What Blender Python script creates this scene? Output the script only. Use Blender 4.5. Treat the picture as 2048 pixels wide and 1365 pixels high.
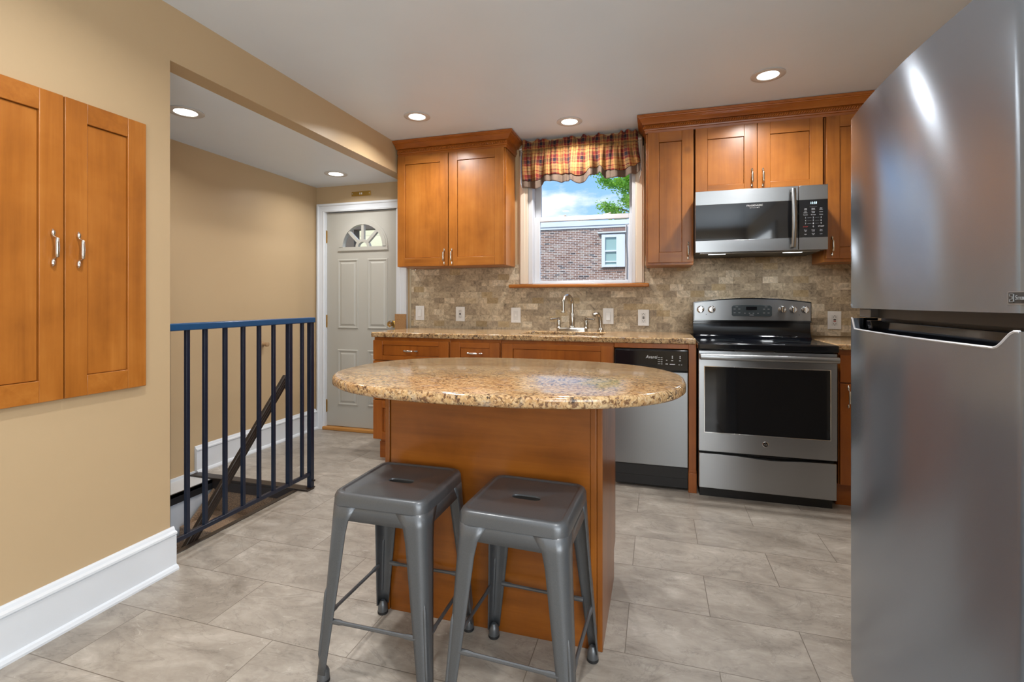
import bpy, bmesh, math, random
from mathutils import Vector, Matrix
R = math.radians
random.seed(7)
for o in list(bpy.data.objects):
    bpy.data.objects.remove(o)
scene = bpy.context.scene
C = scene.collection

# ------------------------------------------------------------------ camera, sky, sun, big lights, exposure
CAM_H = 1.13
cam_d = bpy.data.cameras.new('camera')
cam = bpy.data.objects.new('camera', cam_d)
C.objects.link(cam)
cam.location = (0, 0, CAM_H)
cam.rotation_euler = (R(90), 0, 0.288)
cam_d.sensor_width = 36
cam_d.lens = 975 / 2048 * 36
cam_d.shift_y = -(682.5 - 604) / 2048
cam_d.clip_start = 0.02
scene.camera = cam

scene.view_settings.view_transform = 'Standard'
scene.view_settings.look = 'None'
scene.view_settings.gamma = 1
scene.view_settings.use_curve_mapping = False
scene.view_settings.exposure = 0.08
scene.cycles.max_bounces = 8
scene.cycles.use_denoising = True
scene.cycles.sample_clamp_indirect = 8

world = bpy.data.worlds.new('sky')
scene.world = world
world.use_nodes = True
wn, wl = world.node_tree.nodes, world.node_tree.links
wn.clear()
w_out = wn.new('ShaderNodeOutputWorld')
w_bg = wn.new('ShaderNodeBackground')
w_bg.inputs['Strength'].default_value = 1.35
w_tc = wn.new('ShaderNodeTexCoord')
w_sep = wn.new('ShaderNodeSeparateXYZ')
wl.new(w_tc.outputs['Generated'], w_sep.inputs[0])
w_grad = wn.new('ShaderNodeValToRGB')
w_grad.color_ramp.elements[0].position = 0.0
w_grad.color_ramp.elements[0].color = (0.42, 0.66, 0.95, 1)
w_grad.color_ramp.elements[1].position = 0.45
w_grad.color_ramp.elements[1].color = (0.13, 0.37, 0.86, 1)
wl.new(w_sep.outputs['Z'], w_grad.inputs[0])
w_map = wn.new('ShaderNodeMapping')
w_map.inputs['Scale'].default_value = (1.0, 1.0, 2.6)
w_map.inputs['Location'].default_value = (0.35, 0.0, 0.12)
wl.new(w_tc.outputs['Generated'], w_map.inputs[0])
w_noise = wn.new('ShaderNodeTexNoise')
w_noise.inputs['Scale'].default_value = 5.5
w_noise.inputs['Detail'].default_value = 7
w_noise.inputs['Roughness'].default_value = 0.55
wl.new(w_map.outputs[0], w_noise.inputs['Vector'])
w_cl = wn.new('ShaderNodeValToRGB')
w_cl.color_ramp.elements[0].position = 0.48
w_cl.color_ramp.elements[1].position = 0.62
wl.new(w_noise.outputs['Fac'], w_cl.inputs[0])
w_mix = wn.new('ShaderNodeMixRGB')
w_mix.inputs[2].default_value = (0.93, 0.95, 1.0, 1)
wl.new(w_cl.outputs[0], w_mix.inputs[0])
wl.new(w_grad.outputs[0], w_mix.inputs[1])
wl.new(w_mix.outputs[0], w_bg.inputs[0])
wl.new(w_bg.outputs[0], w_out.inputs[0])

sun_d = bpy.data.lights.new('sun', 'SUN')
sun_d.energy = 3.6
sun_d.angle = R(1)
sun_d.color = (1, 0.95, 0.87)
sun = bpy.data.objects.new('sun', sun_d)
C.objects.link(sun)
sun.rotation_euler = (R(48), 0, R(-22))

def area(name, loc, rot, sx, sy, power, color=(1, 1, 1)):
    d = bpy.data.lights.new(name, 'AREA')
    d.shape = 'RECTANGLE'; d.size = sx; d.size_y = sy; d.energy = power; d.color = color
    o = bpy.data.objects.new(name, d); C.objects.link(o)
    o.location = loc; o.rotation_euler = rot
    return o
# fill lights added behind the camera, at the rear wall and right wall
area('rear_fill_light', (0.88, -2.45, 1.40), (R(90), 0, 0), 0.9, 1.5, 40, (0.86, 0.94, 1.0))
area('side_fill_light', (1.40, -1.25, 1.35), (R(90), 0, R(90)), 1.6, 1.4, 66, (0.86, 0.94, 1.0))
CAN_POWER = 12.0
CAN_COLOR = (1.0, 0.98, 0.955)

# ------------------------------------------------------------------ material helpers
class NT:
    def __init__(s, name):
        s.m = bpy.data.materials.new(name); s.m.use_nodes = True
        s.n, s.l = s.m.node_tree.nodes, s.m.node_tree.links
        s.b = s.n['Principled BSDF']; s.out = s.n['Material Output']
        s._tc = None
    def tc(s, out='Object'):
        if not s._tc: s._tc = s.n.new('ShaderNodeTexCoord')
        return s._tc.outputs[out]
    def set(s, **k):
        for a, v in k.items():
            key = {'color': 'Base Color', 'rough': 'Roughness', 'metal': 'Metallic', 'spec': 'Specular IOR Level',
                   'coat': 'Coat Weight', 'coatr': 'Coat Roughness', 'aniso': 'Anisotropic', 'trans': 'Transmission Weight',
                   'ior': 'IOR', 'sheen': 'Sheen Weight', 'emit': 'Emission Strength', 'ecol': 'Emission Color'}[a]
            sock = s.b.inputs[key]
            if hasattr(v, 'is_output'): s.l.new(v, sock)
            else: sock.default_value = (*v, 1) if isinstance(v, tuple) and len(v) == 3 else v
        return s
    def mapping(s, vec, scale=(1, 1, 1), loc=(0, 0, 0), rot=(0, 0, 0)):
        m = s.n.new('ShaderNodeMapping'); s.l.new(vec, m.inputs[0])
        m.inputs['Scale'].default_value = scale; m.inputs['Location'].default_value = loc; m.inputs['Rotation'].default_value = rot
        return m.outputs[0]
    def noise(s, vec, scale, detail=4, rough=0.5, dist=0.0, out='Fac'):
        t = s.n.new('ShaderNodeTexNoise'); s.l.new(vec, t.inputs['Vector'])
        t.inputs['Scale'].default_value = scale; t.inputs['Detail'].default_value = detail
        t.inputs['Roughness'].default_value = rough; t.inputs['Distortion'].default_value = dist
        return t.outputs[out]
    def voronoi(s, vec, scale, out='Distance', feat='F1', rnd=1.0):
        t = s.n.new('ShaderNodeTexVoronoi'); s.l.new(vec, t.inputs['Vector']); t.feature = feat
        t.inputs['Scale'].default_value = scale; t.inputs['Randomness'].default_value = rnd
        return t.outputs[out]
    def white(s, vec, out='Value'):
        t = s.n.new('ShaderNodeTexWhiteNoise'); t.noise_dimensions = '3D'; s.l.new(vec, t.inputs['Vector'])
        return t.outputs[out]
    def ramp(s, fac, stops, interp='LINEAR'):
        t = s.n.new('ShaderNodeValToRGB'); s.l.new(fac, t.inputs[0]); cr = t.color_ramp; cr.interpolation = interp
        while len(cr.elements) < len(stops): cr.elements.new(0.5)
        for e, (p, c) in zip(cr.elements, stops):
            e.position = p; e.color = (*c, 1) if isinstance(c, tuple) else (c, c, c, 1)
        return t.outputs[0]
    def mix(s, fac, a, b, mode='MIX'):
        t = s.n.new('ShaderNodeMixRGB'); t.blend_type = mode
        for i, v in enumerate((fac, a, b)):
            if hasattr(v, 'is_output'): s.l.new(v, t.inputs[i])
            else: t.inputs[i].default_value = (*v, 1) if isinstance(v, tuple) else v
        return t.outputs[0]
    def math(s, op, a, b=None, c=None):
        t = s.n.new('ShaderNodeMath'); t.operation = op
        for i, v in enumerate((a, b, c)):
            if v is None: continue
            if hasattr(v, 'is_output'): s.l.new(v, t.inputs[i])
            else: t.inputs[i].default_value = v
        return t.outputs[0]
    def sep(s, vec):
        t = s.n.new('ShaderNodeSeparateXYZ'); s.l.new(vec, t.inputs[0]); return t.outputs
    def comb(s, x, y, z):
        t = s.n.new('ShaderNodeCombineXYZ')
        for i, v in enumerate((x, y, z)):
            if hasattr(v, 'is_output'): s.l.new(v, t.inputs[i])
            else: t.inputs[i].default_value = v
        return t.outputs[0]
    def bump(s, h, strength=0.2, dist=0.01):
        t = s.n.new('ShaderNodeBump'); s.l.new(h, t.inputs['Height'])
        t.inputs['Strength'].default_value = strength; t.inputs['Distance'].default_value = dist
        s.l.new(t.outputs[0], s.b.inputs['Normal']); return s

def plain(name, color, rough=0.5, metal=0.0, **k):
    return NT(name).set(color=color, rough=rough, metal=metal, **k).m

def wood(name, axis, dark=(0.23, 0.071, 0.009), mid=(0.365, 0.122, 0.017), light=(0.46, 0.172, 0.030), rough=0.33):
    t = NT(name); co = t.tc()
    along, across = 1.1, 15.0
    sc = [across] * 3; sc['XYZ'.index(axis)] = along
    g = t.noise(t.mapping(co, tuple(sc)), 1.0, 6, 0.62, 0.6)
    fs = [95.0] * 3; fs['XYZ'.index(axis)] = 3.0
    fine = t.noise(t.mapping(co, tuple(fs)), 1.0, 3, 0.6)
    blot = t.noise(co, 5.0, 4, 0.55, 0.3)
    sp = t.sep(co)
    o = [i for i in range(3) if 'XYZ'[i] != axis]
    bd = t.math('FLOOR', t.math('DIVIDE', t.math('ADD', sp[o[0]], sp[o[1]]), 0.085))
    brd = t.white(t.comb(bd, 0.5, 0.5))
    f = t.math('ADD', t.math('MULTIPLY', g, 0.45), t.math('MULTIPLY', blot, 0.42))
    f = t.math('ADD', f, t.math('MULTIPLY', fine, 0.12))
    f = t.math('ADD', f, t.math('MULTIPLY', t.math('SUBTRACT', brd, 0.5), 0.09))
    col = t.ramp(f, [(0.30, dark), (0.5, mid), (0.68, light)])
    kn = t.voronoi(t.mapping(co, (3.1, 3.1, 3.1)), 1.0)
    knot = t.ramp(kn, [(0.0, 0.55), (0.05, 0.75), (0.10, 1.0)])
    col = t.mix(1.0, col, knot, 'MULTIPLY')
    return t.set(color=col, rough=rough, coat=0.25, coatr=0.25, spec=0.4).m

WOOD = {a: wood('cabinet_maple_' + a.lower(), a) for a in 'XYZ'}
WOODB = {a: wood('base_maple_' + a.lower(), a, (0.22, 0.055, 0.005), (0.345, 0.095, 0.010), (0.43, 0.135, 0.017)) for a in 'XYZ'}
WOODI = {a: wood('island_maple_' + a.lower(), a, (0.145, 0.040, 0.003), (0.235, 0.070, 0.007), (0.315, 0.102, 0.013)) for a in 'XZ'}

def granite(name):
    t = NT(name); co = t.tc()
    w = t.mapping(co, (1.0, 1.6, 1.0), rot=(0, 0, 0.25))
    big = t.noise(w, 8.0, 6, 0.62, 1.0)
    base = t.ramp(big, [(0.30, (0.28, 0.145, 0.065)), (0.44, (0.45, 0.265, 0.125)), (0.55, (0.54, 0.355, 0.175)), (0.70, (0.58, 0.45, 0.28))])
    crn = t.sep(t.voronoi(w, 150.0, 'Color'))[0]
    base = t.mix(0.42, base, t.ramp(crn, [(0.0, (0.16, 0.075, 0.03)), (0.3, (0.44, 0.25, 0.10)), (0.7, (0.60, 0.41, 0.20)), (1.0, (0.68, 0.55, 0.36))]))
    sp = t.noise(w, 60.0, 6, 0.72, 0.8)
    base = t.mix(t.ramp(sp, [(0.52, 0.0), (0.58, 0.92)]), base, (0.125, 0.058, 0.030))
    clu = t.ramp(t.noise(t.mapping(co, loc=(1.1, 5.0, 2.0)), 11.0, 4, 0.6), [(0.45, 0.0), (0.62, 1.0)])
    pt = t.noise(t.mapping(co, loc=(3.3, 1.7, 0.4)), 95.0, 4, 0.6)
    base = t.mix(t.math('MULTIPLY', t.ramp(pt, [(0.54, 0.0), (0.60, 1.0)]), clu), base, (0.030, 0.020, 0.018))
    gy = t.noise(t.mapping(co, loc=(7.3, 2.7, 1.4)), 18.0, 5, 0.65)
    base = t.mix(t.ramp(gy, [(0.56, 0.0), (0.66, 0.5)]), base, (0.30, 0.255, 0.23))
    return t.set(color=base, rough=0.13, spec=0.5).m
GRANITE = granite('gold_granite')

def stone_tiles(name):
    t = NT(name); s = t.sep(t.tc())
    W, H = 0.0925, 0.0465
    row = t.math('FLOOR', t.math('DIVIDE', s[2], H))
    off = t.math('MULTIPLY', t.math('MODULO', t.math('ADD', row, 100.0), 2.0), 0.5)
    u = t.math('ADD', t.math('DIVIDE', s[0], W), off)
    colm = t.math('FLOOR', u)
    fu = t.math('SUBTRACT', u, colm)
    fv = t.math('SUBTRACT', t.math('DIVIDE', s[2], H), row)
    idv = t.comb(colm, row, 0.3)
    rnd = t.white(idv)
    rc = t.white(t.comb(row, colm, 4.7))
    col = t.ramp(rnd, [(0.0, (0.29, 0.228, 0.158)), (0.3, (0.375, 0.297, 0.203)), (0.6, (0.43, 0.345, 0.236)), (0.85, (0.49, 0.398, 0.277)), (1.0, (0.60, 0.51, 0.38))])
    shift = t.mapping(t.tc(), (1, 1, 1))
    vv = t.n.new('ShaderNodeVectorMath'); vv.operation = 'ADD'
    t.l.new(t.tc(), vv.inputs[0]); t.l.new(t.white(idv, 'Color'), vv.inputs[1])
    n1 = t.noise(vv.outputs[0], 19.0, 8, 0.72, 2.0)
    col = t.mix(1.0, col, t.ramp(n1, [(0.30, 0.36), (0.42, 0.80), (0.54, 1.10), (0.68, 1.42)]), 'MULTIPLY')
    vein = t.ramp(t.noise(vv.outputs[0], 13.0, 5, 0.7, 3.0), [(0.455, 1.0), (0.485, 0.55), (0.515, 1.0)])
    col = t.mix(t.ramp(rc, [(0.35, 0.0), (0.75, 0.9)]), col, t.mix(1.0, col, vein, 'MULTIPLY'))
    col = t.mix(t.ramp(rc, [(0.88, 0.0), (0.93, 0.40)]), col, (0.40, 0.27, 0.10))
    eu = t.math('MINIMUM', fu, t.math('SUBTRACT', 1.0, fu)); ev = t.math('MINIMUM', fv, t.math('SUBTRACT', 1.0, fv))
    e = t.math('MINIMUM', t.math('MULTIPLY', eu, W), t.math('MULTIPLY', ev, H))
    g = t.ramp(t.math('MULTIPLY', e, 400.0), [(0.15, 0.0), (0.40, 1.0)])
    col = t.mix(g, (0.36, 0.29, 0.20), col)
    t.set(color=col, rough=0.55, spec=0.35)
    h = t.math('ADD', g, t.math('MULTIPLY', n1, 0.8))
    return t.bump(h, 0.35, 0.004).m
TILES = stone_tiles('travertine_tiles')

def floor_tiles(name):
    t = NT(name); s = t.sep(t.tc())
    W, H = 0.565, 0.2725
    v = t.math('DIVIDE', t.math('SUBTRACT', s[1], 2.423), H)
    row = t.math('FLOOR', v)
    off = t.math('MULTIPLY', t.math('MODULO', t.math('ADD', row, 100.0), 2.0), 0.5)
    u = t.math('ADD', t.math('DIVIDE', t.math('SUBTRACT', s[0], 0.185), W), off)
    colm = t.math('FLOOR', u)
    fu, fv = t.math('SUBTRACT', u, colm), t.math('SUBTRACT', v, row)
    idv = t.comb(colm, row, 0.7)
    vv = t.n.new('ShaderNodeVectorMath'); vv.operation = 'MULTIPLY_ADD'
    t.l.new(t.white(idv, 'Color'), vv.inputs[0]); vv.inputs[1].default_value = (9, 9, 9)
    t.l.new(t.mapping(t.tc(), (1.0, 1.9, 1.0), rot=(0, 0, 0.35)), vv.inputs[2])
    n1 = t.noise(vv.outputs[0], 3.6, 9, 0.62, 0.9)
    n2 = t.noise(vv.outputs[0], 15.0, 7, 0.7, 1.2)
    f = t.math('ADD', t.math('MULTIPLY', n1, 0.7), t.math('MULTIPLY', n2, 0.3))
    col = t.ramp(f, [(0.30, (0.205, 0.178, 0.148)), (0.43, (0.305, 0.270, 0.230)), (0.52, (0.365, 0.326, 0.280)), (0.60, (0.425, 0.385, 0.335)), (0.70, (0.56, 0.515, 0.46))])
    vn = t.ramp(t.noise(vv.outputs[0], 2.3, 6, 0.62, 2.2), [(0.48, 1.0), (0.496, 0.68), (0.512, 1.0)])
    col = t.mix(0.6, col, t.mix(1.0, col, vn, 'MULTIPLY'))
    fl = t.ramp(t.noise(vv.outputs[0], 9.0, 8, 0.75, 1.8), [(0.60, 0.0), (0.70, 0.55)])
    col = t.mix(fl, col, (0.60, 0.565, 0.51))
    dk = t.ramp(t.noise(t.mapping(vv.outputs[0], loc=(4, 2, 1)), 6.0, 9, 0.78, 1.5), [(0.62, 0.0), (0.74, 0.6)])
    col = t.mix(dk, col, (0.17, 0.145, 0.12))
    rv = t.white(idv)
    col = t.mix(1.0, col, t.ramp(rv, [(0, 0.93), (1, 1.06)]), 'MULTIPLY')
    eu = t.math('MULTIPLY', t.math('MINIMUM', fu, t.math('SUBTRACT', 1.0, fu)), W)
    ev = t.math('MULTIPLY', t.math('MINIMUM', fv, t.math('SUBTRACT', 1.0, fv)), H)
    e = t.math('MINIMUM', eu, ev)
    g = t.ramp(t.math('MULTIPLY', e, 300.0), [(0.28, 0.0), (0.48, 1.0)])
    col = t.mix(g, (0.15, 0.125, 0.10), col)
    t.set(color=col, rough=t.ramp(n2, [(0.3, 0.30), (0.7, 0.42)]), spec=0.4)
    return t.bump(t.math('ADD', g, t.math('MULTIPLY', n2, 0.25)), 0.12, 0.003).m
FLOOR = floor_tiles('stone_look_floor_tiles')

def paint(name, col, rough, amt=0.03):
    t = NT(name); n = t.noise(t.tc(), 3.0, 3)
    c = t.mix(n, tuple(x * (1 - amt) for x in col), tuple(min(1, x * (1 + amt)) for x in col))
    t.set(color=c, rough=rough, spec=0.4)
    return t.bump(t.noise(t.tc(), 260.0, 2), 0.05, 0.002).m
TAN = paint('tan_wall_paint', (0.50, 0.365, 0.215), 0.42)
CEIL = paint('white_ceiling_paint', (0.77, 0.865, 0.975), 0.38)
WHITE = paint('white_trim_paint', (0.69, 0.725, 0.77), 0.3, 0.01)
GREYP = paint('grey_white_stair_paint', (0.55, 0.56, 0.57), 0.4)
DOORP = paint('warm_grey_door_paint', (0.43, 0.42, 0.38), 0.35, 0.01)
VINYL = paint('white_window_vinyl', (0.62, 0.63, 0.66), 0.3, 0.01)

def steel(name, col=(0.37, 0.38, 0.39), rough=0.32, aniso=0.7, streak=(2.0, 2.0, 420.0)):
    t = NT(name)
    tg = t.n.new('ShaderNodeTangent'); tg.direction_type = 'RADIAL'; tg.axis = 'Z'
    t.l.new(tg.outputs[0], t.b.inputs['Tangent'])
    n = t.noise(t.mapping(t.tc(), streak), 1.0, 3, 0.6)
    t.set(color=t.mix(n, tuple(x * 0.975 for x in col), tuple(x * 1.025 for x in col)), metal=1.0,
          rough=rough, aniso=aniso)
    t.b.inputs['Anisotropic Rotation'].default_value = 0.25
    return t.m
STEEL = steel('brushed_stainless')
FRIDGE = steel('brushed_fridge_steel', (0.33, 0.385, 0.46), 0.21, 0.9)
FRIDGE.node_tree.nodes['Principled BSDF'].inputs['Metallic'].default_value = 0.80
DWSTEEL = steel('dishwasher_stainless', (0.27, 0.28, 0.29), 0.36)
LIP = plain('bright_steel_lip', (0.72, 0.74, 0.78), 0.3, 0.35)
NICKEL = plain('satin_nickel', (0.70, 0.66, 0.60), 0.22, 1.0)
FAUCET = plain('brushed_nickel', (0.50, 0.47, 0.42), 0.24, 1.0)
CHROME = plain('polished_chrome', (0.78, 0.76, 0.74), 0.08, 1.0)
BRASS = plain('aged_brass', (0.55, 0.34, 0.08), 0.3, 1.0)
BLACKG = plain('gloss_black', (0.006, 0.007, 0.010), 0.10)
BLACKM = plain('satin_black', (0.010, 0.010, 0.011), 0.45)
GLASSB = plain('black_oven_glass', (0.010, 0.010, 0.011), 0.05)
GREYDISP = plain('slate_display_panel', (0.05, 0.065, 0.075), 0.25)
NAVY = plain('navy_gloss_paint', (0.006, 0.011, 0.026), 0.34)
NAVY_SHEEN = plain('navy_paint_blue_sheen', (0.010, 0.060, 0.155), 0.28)  # same navy paint, with the top rail's blue reflection put into the colour
UMBER = plain('dark_umber_paint', (0.026, 0.018, 0.014), 0.38)
PLASTIC = plain('white_plastic', (0.74, 0.73, 0.71), 0.3)
PLASTIC2 = plain('light_plastic', (0.66, 0.65, 0.63), 0.3)
SLOT = plain('dark_slot', (0.02, 0.015, 0.014), 0.5)
REDBTN = plain('red_button', (0.35, 0.03, 0.02), 0.4)
PRINT = plain('white_print', (0.75, 0.76, 0.78), 0.5)
REDPRINT = plain('red_print', (0.6, 0.05, 0.04), 0.5)
GREYPRINT = plain('grey_print', (0.28, 0.30, 0.32), 0.5)
RUBBER = plain('black_rubber', (0.012, 0.012, 0.013), 0.6)
OAK = plain('golden_oak_threshold', (0.48, 0.22, 0.05), 0.35)
LINING = plain('white_lining', (0.78, 0.80, 0.84), 0.8)

def gunmetal(name):
    t = NT(name)
    n = t.noise(t.tc(), 420.0, 2)
    t.set(color=t.mix(n, (0.085, 0.092, 0.101), (0.125, 0.133, 0.143)), rough=0.40, metal=0.5, coat=0.25, coatr=0.15)
    return t.m
GUN = gunmetal('gunmetal_stool_paint')

def glow(name, col, strength):
    t = NT(name); e = t.n.new('ShaderNodeEmission'); e.inputs[0].default_value = (*col, 1); e.inputs[1].default_value = strength
    t.l.new(e.outputs[0], t.out.inputs[0]); return t.m
LENS = glow('lit_lamp_lens', (1.0, 0.93, 0.80), 9.0)
HOODLENS = glow('lit_hood_lens', (0.92, 0.97, 1.0), 3.5)
CLOCK = glow('lit_clock_digits', (0.75, 0.92, 1.0), 1.6)

def pane(name, tint=(1, 1, 1), refl=0.04):
    t = NT(name); tr = t.n.new('ShaderNodeBsdfTransparent'); tr.inputs[0].default_value = (*tint, 1)
    gl = t.n.new('ShaderNodeBsdfGlossy'); gl.inputs['Roughness'].default_value = 0.02
    mx = t.n.new('ShaderNodeMixShader'); mx.inputs[0].default_value = refl
    t.l.new(tr.outputs[0], mx.inputs[1]); t.l.new(gl.outputs[0], mx.inputs[2]); t.l.new(mx.outputs[0], t.out.inputs[0])
    return t.m
PANE = pane('clear_window_glass', (0.97, 0.98, 0.98), 0.03)
CRYSTAL = NT('clear_crystal').set(color=(0.95, 0.96, 0.98), rough=0.02, trans=1.0, ior=1.5).m
SATINRING = plain('satin_lamp_ring', (0.60, 0.60, 0.60), 0.22, 0.0)

def carpet(name):
    t = NT(name); n = t.noise(t.tc(), 130.0, 4, 0.7)
    t.set(color=t.ramp(n, [(0.3, (0.10, 0.058, 0.030)), (0.5, (0.27, 0.165, 0.09)), (0.72, (0.50, 0.32, 0.17))]), rough=0.95, sheen=0.2)
    return t.bump(n, 0.7, 0.012).m
CARPET = carpet('brown_carpet')
CORK = NT('speckled_tan_stone'); CORK = CORK.set(color=CORK.ramp(CORK.noise(CORK.tc(), 170.0, 4, 0.7), [(0.3, (0.26, 0.13, 0.05)), (0.5, (0.40, 0.215, 0.09)), (0.7, (0.55, 0.32, 0.14))]), rough=0.5).m

def bricks(name):
    t = NT(name); v = t.mapping(t.tc(), rot=(R(90), 0, 0))
    b = t.n.new('ShaderNodeTexBrick'); s = t.sep(t.tc()); t.l.new(t.comb(s[0], s[2], 0.0), b.inputs['Vector'])
    b.inputs['Scale'].default_value = 1.0; b.inputs['Brick Width'].default_value = 0.20; b.inputs['Row Height'].default_value = 0.066
    b.inputs['Mortar Size'].default_value = 0.0055; b.inputs['Mortar Smooth'].default_value = 0.2
    b.inputs['Color1'].default_value = (0.0, 0.0, 0.0, 1); b.inputs['Color2'].default_value = (1, 1, 1, 1); b.inputs['Mortar'].default_value = (0.5, 0.5, 0.5, 1)
    col = t.ramp(b.outputs['Color'], [(0.0, (0.05, 0.045, 0.05)), (0.15, (0.17, 0.095, 0.075)), (0.5, (0.25, 0.14, 0.105)), (0.8, (0.31, 0.19, 0.145)), (1.0, (0.32, 0.26, 0.22))])
    col = t.mix(b.outputs['Fac'], col, (0.82, 0.80, 0.78))
    return t.set(color=col, rough=0.9).m
BRICK = bricks('weathered_brick')
SIDING = NT('cream_siding'); _s = SIDING.sep(SIDING.tc())[2]
SIDING = SIDING.set(color=SIDING.ramp(SIDING.math('FRACT', SIDING.math('DIVIDE', _s, 0.22)), [(0.0, (0.40, 0.36, 0.22)), (0.06, (0.72, 0.66, 0.42)), (1.0, (0.78, 0.72, 0.48))]), rough=0.7).m
PORCHW = plain('brown_porch_beam', (0.10, 0.075, 0.055), 0.7)  # own dark brown of the porch beam and post
TEALGLASS = plain('pale_teal_window', (0.30, 0.46, 0.45), 0.08)
BARK = plain('tree_bark', (0.12, 0.08, 0.05), 0.9)
def leaf(name):
    t = NT(name); n = t.noise(t.tc(), 3.0, 3)
    t.set(color=t.ramp(n, [(0.35, (0.10, 0.30, 0.03)), (0.6, (0.30, 0.55, 0.06)), (0.75, (0.55, 0.68, 0.12))]), rough=0.5)
    tl = t.n.new('ShaderNodeBsdfTranslucent'); tl.inputs[0].default_value = (0.5, 0.8, 0.1, 1)
    mx = t.n.new('ShaderNodeMixShader'); mx.inputs[0].default_value = 0.4
    t.l.new(t.b.outputs[0], mx.inputs[1]); t.l.new(tl.outputs[0], mx.inputs[2]); t.l.new(mx.outputs[0], t.out.inputs[0])
    return t.m
LEAF = leaf('bright_green_leaves')

def cloth(t, col, transl):
    t.set(color=col, rough=0.9, sheen=0.1)
    tl = t.n.new('ShaderNodeBsdfTranslucent'); t.l.new(col, tl.inputs[0])
    mx = t.n.new('ShaderNodeMixShader'); mx.inputs[0].default_value = transl
    t.l.new(t.b.outputs[0], mx.inputs[1]); t.l.new(tl.outputs[0], mx.inputs[2]); t.l.new(mx.outputs[0], t.out.inputs[0])
    return t.m
def plaid(name):
    t = NT(name); uv = t.sep(t.tc('UV'))
    GOLD, RED, NAV, TANC = (0.60, 0.345, 0.11), (0.27, 0.030, 0.020), (0.028, 0.018, 0.030), (0.36, 0.19, 0.07)
    def bands(x, period, ph):
        f = t.math('FRACT', t.math('ADD', t.math('DIVIDE', x, period), ph))
        st = [(0.0, GOLD), (0.08, RED), (0.13, GOLD), (0.19, NAV), (0.205, GOLD), (0.26, RED), (0.44, GOLD), (0.46, RED), (0.48, NAV), (0.66, TANC), (0.69, RED), (0.80, GOLD), (0.92, NAV), (0.935, GOLD)]
        return t.ramp(f, st, 'CONSTANT')
    a = bands(uv[0], 0.155, 0.05); b = bands(uv[1], 0.135, 0.32)
    # twill weave: alternate warp and weft threads
    w = t.math('FRACT', t.math('MULTIPLY', t.math('ADD', uv[0], uv[1]), 190.0))
    fac = t.ramp(w, [(0.0, 0.36), (0.5, 0.64)], 'CONSTANT')
    return cloth(t, t.mix(fac, a, b), 0.36)
PLAID = plaid('gold_and_burgundy_plaid')
def linen(name):
    t = NT(name); n = t.noise(t.mapping(t.tc(), (1, 1, 1)), 420.0, 3, 0.6)
    return cloth(t, t.ramp(n, [(0.3, (0.105, 0.070, 0.050)), (0.7, (0.235, 0.160, 0.115))]), 0.25)
LINEN = linen('brown_linen')
TINROD = plain('white_curtain_rod', (0.7, 0.7, 0.7), 0.4)

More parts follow.
